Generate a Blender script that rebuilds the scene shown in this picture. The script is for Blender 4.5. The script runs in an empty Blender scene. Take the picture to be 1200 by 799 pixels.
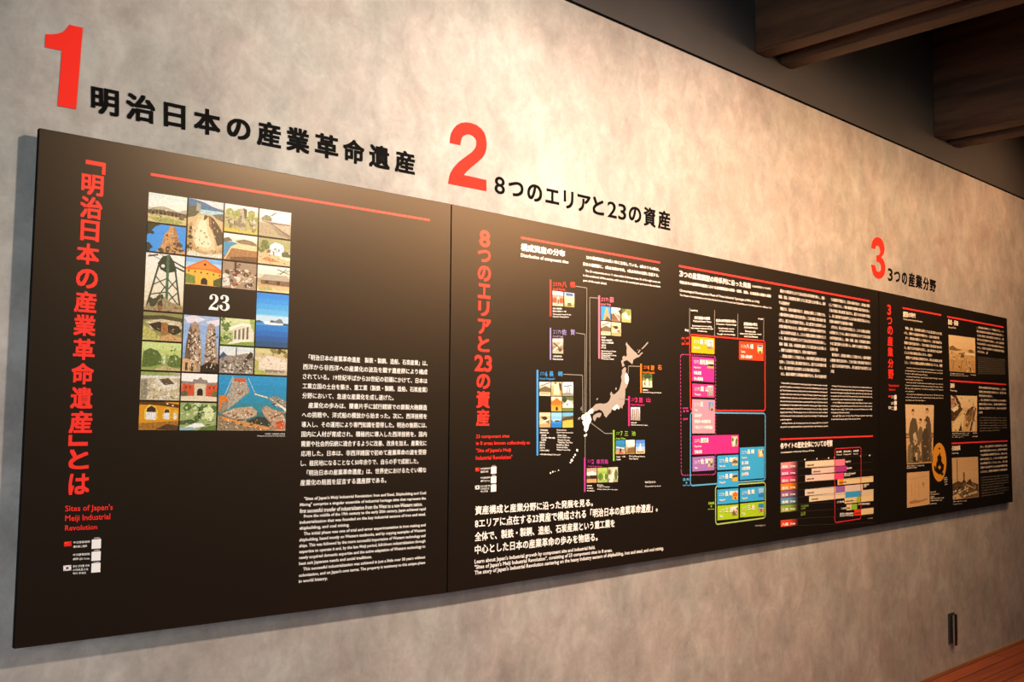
import bpy, bmesh, math, random
from mathutils import Vector, Matrix

# ---------------------------------------------------------------- scene, camera, light
SC = bpy.context.scene
COL = SC.collection
F_PX, YAW, PITCH, ROLL = 1120.0, 0.74898, 0.07485, 0.01203
CAM = Vector((0.0, -2.3318, 1.44585))
fw = Vector((math.sin(YAW) * math.cos(PITCH), math.cos(YAW) * math.cos(PITCH), math.sin(PITCH)))
r0 = Vector((math.cos(YAW), -math.sin(YAW), 0))
u0 = r0.cross(fw)
rt = r0 * math.cos(ROLL) + u0 * math.sin(ROLL)
up = -r0 * math.sin(ROLL) + u0 * math.cos(ROLL)
cd = bpy.data.cameras.new('camera')
cam = bpy.data.objects.new('camera', cd)
COL.objects.link(cam)
cd.sensor_width = 36.0
cd.lens = F_PX / 1200 * 36.0
cd.clip_start = 0.02
cam.matrix_world = Matrix(((rt.x, up.x, -fw.x, CAM.x), (rt.y, up.y, -fw.y, CAM.y), (rt.z, up.z, -fw.z, CAM.z), (0, 0, 0, 1)))
SC.camera = cam
SC.view_settings.view_transform = 'Standard'
SC.view_settings.look = 'None'
SC.view_settings.gamma = 1.0
SC.view_settings.use_curve_mapping = False
SC.view_settings.exposure = 0.0

wd = bpy.data.worlds.new('world')
SC.world = wd
wd.use_nodes = True
wd.node_tree.nodes['Background'].inputs[0].default_value = (0.75, 0.82, 1.0, 1)
wd.node_tree.nodes['Background'].inputs[1].default_value = 0.004

WALL_Y = 0.034      # plaster wall; the front face of the boards lies at y = 0


def spot(name, loc, aim, power, color, angle, blend=1.0, size=0.06):
    d = bpy.data.lights.new(name, 'SPOT')
    d.energy = power
    d.color = color
    d.spot_size = math.radians(angle)
    d.spot_blend = blend
    d.shadow_soft_size = size
    o = bpy.data.objects.new(name, d)
    COL.objects.link(o)
    o.location = loc
    o.rotation_euler = (Vector(aim) - Vector(loc)).to_track_quat('-Z', 'Y').to_euler()
    return o


def area(name, loc, aim, power, color, sx, sy):
    d = bpy.data.lights.new(name, 'AREA')
    d.shape = 'RECTANGLE'
    d.size, d.size_y = sx, sy
    d.energy = power
    d.color = color
    o = bpy.data.objects.new(name, d)
    COL.objects.link(o)
    o.location = loc
    o.rotation_euler = (Vector(aim) - Vector(loc)).to_track_quat('-Z', 'Y').to_euler()
    return o


spot('track_spotlight', (2.25, -1.50, 3.08), (1.75, 0, 1.40), 310, (1.0, 0.83, 0.67), 112, 1.0, 0.07)
spot('track_spotlight', (3.05, -1.50, 3.08), (3.00, 0, 1.90), 250, (1.0, 0.70, 0.52), 100, 1.0, 0.07)
spot('track_spotlight', (4.10, -1.50, 3.08), (4.05, 0, 1.85), 200, (1.0, 0.58, 0.31), 106, 1.0, 0.07)
spot('track_spotlight', (5.20, -1.50, 3.08), (5.15, 0, 1.80), 135, (1.0, 0.58, 0.30), 106, 1.0, 0.07)
spot('track_spotlight', (6.45, -1.20, 3.08), (6.40, 0, 2.30), 100, (1.0, 0.53, 0.27), 116, 1.0, 0.07)
spot('ceiling_spotlight', (5.00, -3.20, 3.05), (2.40, 0, 1.00), 105, (1.0, 0.62, 0.34), 60, 1.0, 0.08)
area('added_fill_light', (4.4, -2.6, 3.04), (2.6, -1.0, 0.0), 20, (1.0, 0.78, 0.52), 1.5, 0.5)  # added fill with no seen source; lifts the shadows and the board sheen
day = area('daylight_window', (-3.4, -2.9, 1.5), (0.3, 0, 0.4), 98, (0.78, 0.93, 1.0), 2.0, 2.0)
day.data.spread = math.radians(120)

# ---------------------------------------------------------------- materials
MATS = {}


def lin(h):
    h = h.lstrip('#')
    out = []
    for i in (0, 2, 4):
        c = int(h[i:i + 2], 16) / 255
        out.append(c / 12.92 if c <= 0.04045 else ((c + 0.055) / 1.055) ** 2.4)
    return out


def new_mat(name, rough=0.5, spec=0.5):
    m = bpy.data.materials.new(name)
    m.use_nodes = True
    b = m.node_tree.nodes['Principled BSDF']
    b.inputs['Roughness'].default_value = rough
    b.inputs['Specular IOR Level'].default_value = spec
    if spec > 0.6:                                # satin; warmth of the lamp glare put into the sheen tint
        b.inputs['Specular Tint'].default_value = (1.0, 0.72, 0.46, 1)
    return m, m.node_tree.nodes, m.node_tree.links, b


BOARD_ROUGH = 0.37
BOARD_SPEC = 0.9


def ink(h):
    """flat printed ink"""
    k = 'ink_' + h
    if k not in MATS:
        m, n, l, b = new_mat(k, BOARD_ROUGH, BOARD_SPEC)
        b.inputs['Base Color'].default_value = (*lin(h), 1)
        MATS[k] = m
    return MATS[k]


def matte_ink(h):
    k = 'matte_' + h
    if k not in MATS:
        m, n, l, b = new_mat(k, 0.75, 0.06)
        b.inputs['Base Color'].default_value = (*lin(h), 1)
        MATS[k] = m
    return MATS[k]


def pho(h, var=0.5, scale=190):
    """mottled ink of a printed photograph"""
    k = 'print_%s_%s_%s' % (h, var, scale)
    if k not in MATS:
        m, n, l, b = new_mat(k, BOARD_ROUGH, BOARD_SPEC)
        tc = n.new('ShaderNodeTexCoord')
        nz = n.new('ShaderNodeTexNoise')
        nz.inputs['Scale'].default_value = scale
        nz.inputs['Detail'].default_value = 6
        nz.inputs['Roughness'].default_value = 0.75
        cr = n.new('ShaderNodeValToRGB')
        c = lin(h)
        cr.color_ramp.elements[0].position = 0.34
        cr.color_ramp.elements[1].position = 0.66
        cr.color_ramp.elements[0].color = (*[x * (1 - var) for x in c], 1)
        cr.color_ramp.elements[1].color = (*[min(0.92, x * (1 + var * 0.8) + 0.02 * var) for x in c], 1)
        l.new(tc.outputs['Object'], nz.inputs['Vector'])
        l.new(nz.outputs['Fac'], cr.inputs['Fac'])
        l.new(cr.outputs['Color'], b.inputs['Base Color'])
        MATS[k] = m
    return MATS[k]


def mat_board():
    m, n, l, b = new_mat('black_board', BOARD_ROUGH, BOARD_SPEC)
    tc = n.new('ShaderNodeTexCoord')
    nz = n.new('ShaderNodeTexNoise')
    nz.inputs['Scale'].default_value = 400
    cr = n.new('ShaderNodeValToRGB')
    cr.color_ramp.elements[0].color = (0.003, 0.0028, 0.0025, 1)
    cr.color_ramp.elements[1].color = (0.006, 0.0055, 0.005, 1)
    l.new(tc.outputs['Object'], nz.inputs['Vector'])
    l.new(nz.outputs['Fac'], cr.inputs['Fac'])
    l.new(cr.outputs['Color'], b.inputs['Base Color'])
    return m


def mat_plaster():
    m, n, l, b = new_mat('mottled_plaster_wallpaper', 0.62, 0.3)
    tc = n.new('ShaderNodeTexCoord')

    def noise(scale, detail, rough, dist=0.0, sc=(1, 1, 1)):
        mp = n.new('ShaderNodeMapping')
        mp.inputs['Scale'].default_value = sc
        l.new(tc.outputs['Object'], mp.inputs['Vector'])
        z = n.new('ShaderNodeTexNoise')
        z.inputs['Scale'].default_value = scale
        z.inputs['Detail'].default_value = detail
        z.inputs['Roughness'].default_value = rough
        z.inputs['Distortion'].default_value = dist
        l.new(mp.outputs[0], z.inputs['Vector'])
        return z.outputs['Fac']

    def math_node(op, a, bb):
        x = n.new('ShaderNodeMath')
        x.operation = op
        for i, v in enumerate((a, bb)):
            if isinstance(v, (int, float)):
                x.inputs[i].default_value = v
            else:
                l.new(v, x.inputs[i])
        return x.outputs[0]
    big = noise(3.2, 5, 0.6, 0.3)
    mid = noise(12, 6, 0.62, 0.6, (1.0, 1, 0.7))
    fine = noise(60, 5, 0.7, 0.3)
    s = math_node('ADD', math_node('MULTIPLY', big, 0.42), math_node('MULTIPLY', mid, 0.40))
    s = math_node('ADD', s, math_node('MULTIPLY', fine, 0.18))
    cr = n.new('ShaderNodeValToRGB')
    e = cr.color_ramp.elements
    e[0].position, e[0].color = 0.34, (0.235, 0.215, 0.20, 1)
    e[1].position, e[1].color = 0.66, (0.47, 0.44, 0.415, 1)
    x = e.new(0.5)
    x.color = (0.345, 0.318, 0.297, 1)
    l.new(s, cr.inputs['Fac'])
    # faint pinkish / greenish drift in the print
    tint = n.new('ShaderNodeMixRGB')
    tint.blend_type = 'MULTIPLY'
    cr2 = n.new('ShaderNodeValToRGB')
    cr2.color_ramp.elements[0].position = 0.35
    cr2.color_ramp.elements[1].position = 0.65
    cr2.color_ramp.elements[0].color = (1.0, 0.95, 0.92, 1)
    cr2.color_ramp.elements[1].color = (0.95, 1.0, 0.97, 1)
    l.new(noise(5, 3, 0.5), cr2.inputs['Fac'])
    tint.inputs['Fac'].default_value = 0.8
    l.new(cr.outputs['Color'], tint.inputs['Color1'])
    l.new(cr2.outputs['Color'], tint.inputs['Color2'])
    l.new(tint.outputs['Color'], b.inputs['Base Color'])
    bp = n.new('ShaderNodeBump')
    bp.inputs['Strength'].default_value = 0.12
    bp.inputs['Distance'].default_value = 0.004
    l.new(fine, bp.inputs['Height'])
    l.new(bp.outputs['Normal'], b.inputs['Normal'])
    return m


def mat_paint(name, col, rough=0.7, var=0.15, scale=8):
    m, n, l, b = new_mat(name, rough, 0.3)
    tc = n.new('ShaderNodeTexCoord')
    nz = n.new('ShaderNodeTexNoise')
    nz.inputs['Scale'].default_value = scale
    nz.inputs['Detail'].default_value = 4
    cr = n.new('ShaderNodeValToRGB')
    cr.color_ramp.elements[0].color = (*[c * (1 - var) for c in col], 1)
    cr.color_ramp.elements[1].color = (*[c * (1 + var) for c in col], 1)
    l.new(tc.outputs['Object'], nz.inputs['Vector'])
    l.new(nz.outputs['Fac'], cr.inputs['Fac'])
    l.new(cr.outputs['Color'], b.inputs['Base Color'])
    return m


def mat_wood(name, c0, c1, axis, rough=0.5, scale=9.0, stretch=0.06):
    m, n, l, b = new_mat(name, rough, 0.4)
    tc = n.new('ShaderNodeTexCoord')
    mp = n.new('ShaderNodeMapping')
    s = [1.0, 1.0, 1.0]
    s[axis] = stretch
    mp.inputs['Scale'].default_value = s
    nz = n.new('ShaderNodeTexNoise')
    nz.inputs['Scale'].default_value = scale
    nz.inputs['Detail'].default_value = 6
    nz.inputs['Roughness'].default_value = 0.65
    nz.inputs['Distortion'].default_value = 0.4
    cr = n.new('ShaderNodeValToRGB')
    cr.color_ramp.elements[0].position = 0.32
    cr.color_ramp.elements[1].position = 0.68
    cr.color_ramp.elements[0].color = (*c0, 1)
    cr.color_ramp.elements[1].color = (*c1, 1)
    l.new(tc.outputs['Object'], mp.inputs['Vector'])
    l.new(mp.outputs[0], nz.inputs['Vector'])
    l.new(nz.outputs['Fac'], cr.inputs['Fac'])
    l.new(cr.outputs['Color'], b.inputs['Base Color'])
    bp = n.new('ShaderNodeBump')
    bp.inputs['Strength'].default_value = 0.25
    bp.inputs['Distance'].default_value = 0.004
    l.new(nz.outputs['Fac'], bp.inputs['Height'])
    l.new(bp.outputs['Normal'], b.inputs['Normal'])
    return m


def mat_floor():
    m, n, l, b = new_mat('red_brown_floorboards', 0.42, 0.4)
    tc = n.new('ShaderNodeTexCoord')
    br = n.new('ShaderNodeTexBrick')
    br.inputs['Scale'].default_value = 1.0
    br.inputs['Brick Width'].default_value = 1.8
    br.inputs['Row Height'].default_value = 0.09
    br.inputs['Mortar Size'].default_value = 0.003
    br.inputs['Color1'].default_value = (0.36, 0.085, 0.022, 1)
    br.inputs['Color2'].default_value = (0.26, 0.055, 0.014, 1)
    br.inputs['Mortar'].default_value = (0.03, 0.008, 0.004, 1)
    l.new(tc.outputs['Object'], br.inputs['Vector'])
    mp = n.new('ShaderNodeMapping')
    mp.inputs['Scale'].default_value = (0.05, 1, 1)
    nz = n.new('ShaderNodeTexNoise')
    nz.inputs['Scale'].default_value = 40
    nz.inputs['Detail'].default_value = 5
    l.new(tc.outputs['Object'], mp.inputs['Vector'])
    l.new(mp.outputs[0], nz.inputs['Vector'])
    mx = n.new('ShaderNodeMixRGB')
    mx.blend_type = 'MULTIPLY'
    mx.inputs['Fac'].default_value = 0.6
    cr = n.new('ShaderNodeValToRGB')
    cr.color_ramp.elements[0].position = 0.3
    cr.color_ramp.elements[1].position = 0.7
    cr.color_ramp.elements[0].color = (0.5, 0.45, 0.4, 1)
    cr.color_ramp.elements[1].color = (1.2, 1.15, 1.1, 1)
    l.new(nz.outputs['Fac'], cr.inputs['Fac'])
    l.new(br.outputs['Color'], mx.inputs['Color1'])
    l.new(cr.outputs['Color'], mx.inputs['Color2'])
    l.new(mx.outputs['Color'], b.inputs['Base Color'])
    return m


# ---------------------------------------------------------------- object helpers
def tag(o, label=None, cat=None, group=None, kind=None):
    for k, v in (('label', label), ('category', cat), ('group', group), ('kind', kind)):
        if v:
            o[k] = v
    return o


def empty(name, loc):
    o = bpy.data.objects.new(name, None)
    o.empty_display_size = 0.1
    o.location = loc
    COL.objects.link(o)
    return o


WORLD_LOC = {}


def link_mesh(name, verts, faces, mats, midx=None, parent=None, label=None, smooth=False):
    """link a mesh given in world coordinates; its origin goes to the middle of its box"""
    lo = [min(v[i] for v in verts) for i in range(3)]
    hi = [max(v[i] for v in verts) for i in range(3)]
    c = Vector([(a + b) / 2 for a, b in zip(lo, hi)])
    me = bpy.data.meshes.new(name)
    me.from_pydata([tuple(Vector(v) - c) for v in verts], [], faces)
    for m in mats:
        me.materials.append(m)
    if midx:
        me.polygons.foreach_set('material_index', midx)
    if smooth:
        me.polygons.foreach_set('use_smooth', [True] * len(me.polygons))
    me.update()
    o = bpy.data.objects.new(name, me)
    COL.objects.link(o)
    pl = Vector((0, 0, 0))
    if parent is not None:
        o.parent = parent
        pl = WORLD_LOC.get(parent, parent.location)
    o.location = c - pl
    WORLD_LOC[o] = c
    if label:
        o['label'] = label
    return o


def box_data(x0, x1, y0, y1, z0, z1):
    v = [(x, y, z) for x in (x0, x1) for y in (y0, y1) for z in (z0, z1)]
    f = [(0, 1, 3, 2), (4, 6, 7, 5), (0, 4, 5, 1), (2, 3, 7, 6), (0, 2, 6, 4), (1, 5, 7, 3)]
    return v, f


def box(name, x0, x1, y0, y1, z0, z1, mat, parent=None, label=None, bevel=0.0):
    v, f = box_data(x0, x1, y0, y1, z0, z1)
    if not bevel:
        return link_mesh(name, v, f, [mat], None, parent, label)
    bm = bmesh.new()
    vs = [bm.verts.new(p) for p in v]
    for q in f:
        bm.faces.new([vs[i] for i in q])
    bmesh.ops.bevel(bm, geom=bm.edges[:], offset=bevel, segments=2, affect='EDGES')
    bm.verts.index_update()
    vv = [tuple(p.co) for p in bm.verts]
    ff = [[q.index for q in fc.verts] for fc in bm.faces]
    bm.free()
    return link_mesh(name, vv, ff, [mat], None, parent, label)


# ---------------------------------------------------------------- measuring on the wall
def W(px, py, y=0.0):
    """point of the photograph -> (x, z) on the upright plane at depth y"""
    d = fw * F_PX + rt * (px - 600) + up * (399.5 - py)
    t = (y - CAM.y) / d.y
    return (CAM.x + d.x * t, CAM.z + d.z * t)


def K(ox, oy, s):
    """detail view with its origin and magnification -> photograph pixels"""
    return lambda x, y: (ox + x / s, oy + y / s)


VPX, VPY = 1790.0, 498.0


def wrect(x0, y0, x1, y1, y=0.0):
    """upright world rectangle from the ink box of something small: TL, TR, BL, BR"""
    xc, yc = (x0 + x1) / 2, (y0 + y1) / 2
    s = (VPY - yc) / (VPX - xc)
    a = W(x0, yc - s * (xc - x0), y)[0]
    b = W(x1, yc + s * (x1 - xc), y)[0]
    zt = W(xc, y0, y)[1]
    zb = W(xc, y1, y)[1]
    return ((a, zt), (b, zt), (a, zb), (b, zb))


def wquad(tl, tr, bl, br, y=0.0):
    return tuple(W(*p, y) for p in (tl, tr, bl, br))


def wmid(l, r, h0, h1=None, y=0.0):
    """quad of a line of type from its left and right mid-points and pixel heights"""
    h1 = h1 or h0 * 0.93
    return wquad((l[0], l[1] - h0 / 2), (r[0], r[1] - h1 / 2), (l[0], l[1] + h0 / 2), (r[0], r[1] + h1 / 2), y)


def bil(q, a, b):
    """a along, b downwards"""
    tl, tr, bl, br = q
    return tuple((tl[i] * (1 - a) + tr[i] * a) * (1 - b) + (bl[i] * (1 - a) + br[i] * a) * b for i in (0, 1))


def sub(q, a0, b0, a1, b1):
    return (bil(q, a0, b0), bil(q, a1, b0), bil(q, a0, b1), bil(q, a1, b1))


GLYPHS = {}


def glyphs(s, bold, res=2):
    k = (s, bold, res)
    if k not in GLYPHS:
        c = bpy.data.curves.new('type', 'FONT')
        c.body = s
        c.size = 1
        c.resolution_u = res
        c.offset = bold
        c.dimensions = '2D'
        c.fill_mode = 'BOTH'
        o = bpy.data.objects.new('type', c)
        COL.objects.link(o)
        dg = bpy.context.evaluated_depsgraph_get()
        me = bpy.data.meshes.new_from_object(o.evaluated_get(dg))
        v = [(p.co.x, p.co.y) for p in me.vertices]
        f = [tuple(p.vertices) for p in me.polygons]
        bpy.data.objects.remove(o)
        bpy.data.curves.remove(c)
        bpy.data.meshes.remove(me)
        GLYPHS[k] = (v, f)
    return GLYPHS[k]


class P:
    """collects printed shapes on an upright plane and links them as ONE mesh"""

    def __init__(s, y=0.0):
        s.v, s.f, s.m, s.mats, s.y = [], [], [], [], y

    def mi(s, mat):
        if mat not in s.mats:
            s.mats.append(mat)
        return s.mats.index(mat)

    def pts(s, pts, mat, layer=0):
        ar = sum(pts[i][0] * pts[(i + 1) % len(pts)][1] - pts[(i + 1) % len(pts)][0] * pts[i][1] for i in range(len(pts)))
        if ar < 0:
            pts = pts[::-1]
        n = len(s.v)
        yy = s.y - 0.0005 - layer * 0.00025
        s.v += [(p[0], yy, p[1]) for p in pts]
        s.f.append(tuple(range(n, n + len(pts))))
        s.m.append(s.mi(mat))

    def quad(s, q, mat, layer=0):
        s.pts([q[0], q[1], q[3], q[2]], mat, layer)

    def inq(s, q, pts, mat, layer=0):
        s.pts([bil(q, *p) for p in pts], mat, layer)

    def px(s, pts, mat, layer=0):
        s.pts([W(*p, s.y) for p in pts], mat, layer)

    def line(s, a, b, w, mat, layer=0):
        """stroke between two world points"""
        a, b = Vector(a), Vector(b)
        d = (b - a).normalized()
        n = Vector((-d.y, d.x)) * (w / 2)
        s.pts([tuple(a + n), tuple(b + n), tuple(b - n), tuple(a - n)], mat, layer)

    def path(s, pts, w, mat, layer=0):
        for i in range(len(pts) - 1):
            s.line(W(*pts[i], s.y), W(*pts[i + 1], s.y), w, mat, layer)

    def text(s, t, q, mat, bold=0.0, layer=1, yr=None, res=2, rot=False):
        """type whose ink box (or the em range yr) fills quad q"""
        wide = bold >= 0.012 and any(ord(ch) > 0x2E00 for ch in t)
        v, f = glyphs(t, 0.0 if wide else bold, res)
        if not v:
            return
        if rot:                                   # turned for upright setting
            v = [(p[1], -p[0]) for p in v]
        e = bold if wide else 0.0
        x0, x1 = min(p[0] for p in v) - e, max(p[0] for p in v) + e
        y0, y1 = yr or (min(p[1] for p in v) - e, max(p[1] for p in v) + e)
        k = s.mi(mat)
        # dense characters are thickened by overprinting, open ones by their outline
        for j, (dx, dy) in enumerate(((-e, -e), (e, -e), (-e, e), (e, e)) if wide else ((0, 0),)):
            n = len(s.v)
            yy = s.y - 0.0005 - layer * 0.00025 - j * 0.00003
            for p in v:
                a, b = bil(q, (p[0] + dx - x0) / (x1 - x0), (y1 - p[1] - dy) / (y1 - y0))
                s.v.append((a, yy, b))
            for g in f:
                s.f.append(tuple(i + n for i in g))
                s.m.append(k)

    def para(s, lines, tl, tr, bl, br, hr, mat, bold=0.02):
        """block of type from the mid-points of the ends of its first and last line"""
        n = len(lines)
        q = wquad(tl, tr, bl, br, s.y)
        e = hr / 2 / max(1, n - 1)
        for i, ln in enumerate(lines):
            t, a0, a1 = ln if isinstance(ln, tuple) else (ln, 0, 1)
            b = i / max(1, n - 1)
            s.text(t, sub(q, a0, b - e, a1, b + e), mat, bold)

    def solid(s, depth):
        """give the collected faces a real thickness towards the wall"""
        n = len(s.v)
        s.v += [(x, y + depth, z) for x, y, z in s.v]
        cnt = {}
        for f in s.f:
            for i in range(len(f)):
                e = (f[i], f[(i + 1) % len(f)])
                cnt[e] = 1
        nf = []
        for f, m in zip(list(s.f), list(s.m)):
            nf.append((tuple(i + n for i in f[::-1]), m))
            for i in range(len(f)):
                a, b = f[i], f[(i + 1) % len(f)]
                if (b, a) not in cnt:
                    nf.append(((b, a, a + n, b + n), m))
        for f, m in nf:
            s.f.append(f)
            s.m.append(m)
        return s

    def build(s, name, parent=None, label=None):
        return link_mesh(name, s.v, s.f, s.mats, s.m, parent, label)


# ---------------------------------------------------------------- the room
X0, X1, Y0, FZ, CZ = -4.0, 11.0, -5.0, 0.014, 3.75
LEDGE = 2.966
M_PLASTER = mat_plaster()
M_UPPER = mat_paint('dark_grey_paint', (0.056, 0.052, 0.051), 0.7, 0.12)
M_CEIL = mat_paint('black_ceiling_paint', (0.012, 0.012, 0.013), 0.8)
M_DIM = mat_paint('dim_side_wall_paint', (0.035, 0.030, 0.026), 0.8)
M_TRIM = matte_ink('#0a0805')
tag(box('wall_back', X0, X1, WALL_Y, WALL_Y + 0.12, FZ, LEDGE - 0.013, M_PLASTER), kind='structure')
tag(box('wall_upper', X0, X1, WALL_Y + 0.002, WALL_Y + 0.12, LEDGE, CZ, M_UPPER), kind='structure')
tag(box('trim_1', X0, X1, WALL_Y + 0.012, WALL_Y + 0.12, LEDGE - 0.013, LEDGE, M_TRIM), kind='structure')
tag(box('floor', X0, X1, Y0, WALL_Y + 0.12, FZ - 0.1, FZ, mat_floor()), kind='structure')
tag(box('ceiling', X0, X1, Y0, WALL_Y + 0.12, CZ, CZ + 0.1, M_CEIL), kind='structure')
tag(box('wall_front', X0, X1, Y0 - 0.1, Y0, FZ, CZ, M_DIM), kind='structure')
tag(box('wall_left', X0 - 0.1, X0, Y0, WALL_Y + 0.12, FZ, CZ, M_DIM), kind='structure')
tag(box('wall_right', X1, X1 + 0.1, Y0, WALL_Y + 0.12, FZ, CZ, M_DIM), kind='structure')

tag(box('trim_2', X0, X1, WALL_Y - 0.009, WALL_Y, FZ, FZ + 0.009, mat_wood('pale_wood_bead', (0.20, 0.10, 0.045), (0.36, 0.19, 0.09), 0)), kind='structure')

# ceiling beams: two pairs of timbers running out of the wall
M_BEAM = mat_wood('dark_brown_timber', (0.026, 0.012, 0.006), (0.12, 0.056, 0.026), 1, 0.55, 14, 0.08)


def beam(x0, x1, z0, z1, label):
    o = box('ceiling_beam', x0, x1, Y0 + 0.001, WALL_Y + 0.003, z0, z1, M_BEAM, None, None, 0.008)
    tag(o, label, 'beam', 'timber beams under the ceiling')


beam(3.69, 3.80, 3.096, CZ - 0.001, 'dark brown timber beam nearest the camera, tall one of its pair')
beam(3.90, 4.01, 3.098, CZ - 0.001, 'narrower dark timber close behind the tall beam nearest the camera')
beam(5.58, 5.72, 3.100, CZ - 0.001, 'dark timber beam of the farther pair at the right edge, left one')
beam(5.80, 5.93, 3.098, CZ - 0.001, 'farthest dark timber at the right edge, behind the other of its pair')

# low wall socket near the floor
so = empty('wall_outlet', (5.66, WALL_Y, 0.245))
M_STEEL = mat_paint('brushed_dark_steel', (0.05, 0.042, 0.035), 0.35, 0.2, 60)
M_SOCK = mat_paint('black_socket_plastic', (0.012, 0.010, 0.009), 0.45)
M_EDGE = mat_paint('painted_lit_edge', (0.20, 0.18, 0.16), 0.35)  # light on the cover's left edge, put into a paler colour
tag(so, 'small dark metal outlet box low on the wall above the floor', 'outlet')
box('back_plate', 5.625, 5.705, WALL_Y - 0.006, WALL_Y, 0.160, 0.330, M_STEEL, so, None, 0.002)
box('socket_cover', 5.645, 5.700, WALL_Y - 0.024, WALL_Y - 0.006, 0.172, 0.322, M_SOCK, so, None, 0.004)
box('cover_lit_edge', 5.642, 5.651, WALL_Y - 0.027, WALL_Y - 0.022, 0.172, 0.322, M_EDGE, so, 'left edge of the cover, coloured as lit')
box('latch', 5.660, 5.682, WALL_Y - 0.028, WALL_Y - 0.022, 0.150, 0.180, M_SOCK, so)

# ---------------------------------------------------------------- lettering on the plaster
RED = matte_ink('#ed3024')
BLACK = matte_ink('#080605')
YW = WALL_Y - 0.0012


def numeral(pts, name, label):
    b = P(YW)
    b.pts([W(*p, YW) for p in pts], RED)
    o = b.solid(0.0016).build(name)
    tag(o, label, 'numeral')


k = K(0, 0, 3.993)
numeral([k(*p) for p in [(325, 115), (387, 130), (372, 318), (356, 511), (270, 495), (281, 360), (290, 237), (252, 229), (211, 222), (214, 160),
                         (245, 160), (272, 157), (294, 149), (312, 134)]], 'wall_numeral', 'big red number 1 on the wall above the left board')
k = K(510, 130, 7.99)
numeral([k(*p) for p in [(138, 298), (140, 255), (150, 210), (170, 170), (200, 135), (240, 112), (285, 106), (335, 112), (385, 130), (430, 165), (460, 205),
                         (476, 255), (481, 310), (478, 360), (466, 400), (445, 435), (400, 477), (340, 526), (300, 562), (268, 599), (479, 646), (479, 750), (124, 679),
                         (130, 628), (140, 590), (160, 550), (190, 510), (230, 470), (290, 425), (340, 388), (372, 355), (386, 322), (388, 285), (378, 255), (355, 232),
                         (325, 220), (295, 220), (265, 232), (247, 258), (239, 290), (235, 320)]], 'wall_numeral', 'large orange-red number 2 on the wall above the middle board')
k = K(960, 270, 5.0)
numeral([k(*p) for p in [(306, 103), (308, 80), (315, 58), (326, 44), (341, 38), (358, 44), (371, 60), (380, 84), (383, 110), (379, 134), (370, 150), (362, 158),
                         (372, 166), (381, 182), (387, 208), (387, 236), (380, 262), (367, 279), (349, 284), (332, 276), (317, 256), (309, 230), (305, 199), (328, 205), (331, 222),
                         (337, 237), (347, 243), (357, 240), (363, 228), (363, 207), (357, 192), (347, 184), (336, 181), (336, 145), (346, 146), (354, 140), (359, 126),
                         (357, 108), (351, 94), (342, 88), (333, 91), (329, 104), (328, 109)]], 'wall_numeral', 'small red number 3 on the wall at far right')


def heading(label, chars, la, lb, em, name='wall_heading', over=None, bold=0.028):
    """black letters on the plaster: (char, left px, right px); la / lb = the upper / lower guide line"""
    def at(l, x):
        return l[0][1] + (l[1][1] - l[0][1]) * (x - l[0][0]) / (l[1][0] - l[0][0])
    xs = [W((c[1] + c[2]) / 2, (at(la, c[1]) + at(lb, c[1])) / 2, WALL_Y) for c in chars]
    root = empty(name, (sum(p[0] for p in xs) / len(xs), WALL_Y, xs[0][1] - 0.03))
    tag(root, label, 'lettering')
    for c in chars:
        q = wquad((c[1], at(la, c[1])), (c[2], at(la, c[2])), (c[1], at(lb, c[1])), (c[2], at(lb, c[2])), YW)
        b = P(YW)
        b.text(c[0], q, BLACK, bold if len(c) < 4 else c[3], 0, em if len(c) < 5 else None, 4)
        b.solid(0.0016).build('letter', root)


heading('row of large black Japanese letters beside the big red 1', [
    ('明', 106.9, 139.4), ('治', 147.6, 181.9), ('日', 192.2, 217.3), ('本', 227.2, 258.4), ('の', 266.3, 293.5), ('産', 301.3, 329.3), ('業', 335.8, 362.6),
    ('革', 369.4, 396.4), ('命', 402.2, 427.2), ('遺', 432.7, 456.7), ('産', 462.8, 486.2)],
    ((108.2, 100.6), (486, 180.6)), ((106, 131.2), (485.3, 205.4)), (-0.117, 0.817))
heading('row of black Japanese letters beside the orange-red 2', [
    ('8', 579.8, 591.7, 0.01, 1), ('つ', 596.1, 613.4), ('の', 618.2, 635.2), ('エ', 639.6, 655.2), ('リ', 660.8, 672.0), ('ア', 677.0, 692.0), ('と', 694.8, 707.8),
    ('2', 712.2, 722.7, 0.01, 1), ('3', 724.7, 733.8, 0.01, 1), ('の', 737.1, 751.4), ('資', 754.6, 768.3), ('産', 771.3, 785.4)],
    ((626.3, 216.1), (744.1, 242.3)), ((627.5, 236.1), (745.2, 260.8)), (-0.050, 0.733), bold=0.022)
k = K(960, 270, 5.0)
heading('row of small black Japanese letters beside the red 3', [(c, k(a, 0)[0], k(b, 0)[0]) if c != '3' else (c, k(a, 0)[0], k(b, 0)[0], 0.02, 1) for c, a, b in
        (('3', 404, 430), ('つ', 440, 474), ('の', 485, 515), ('産', 524, 561), ('業', 566, 604), ('分', 610, 643), ('野', 648, 684))],
        (k(500, 247), k(667, 296)), (k(500, 316), k(667, 355)), (-0.056, 0.739), bold=0.026)

# ---------------------------------------------------------------- boards
M_BOARD = mat_board()
M_RAIL = mat_paint('grey_mounting_rail', (0.12, 0.12, 0.12), 0.5)
WHITE = ink('#f4f1ea')
GREY = ink('#8a8478')
TITLE_RED = ink('#f2322a')
RULE_RED = ink('#ec3a38')


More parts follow.
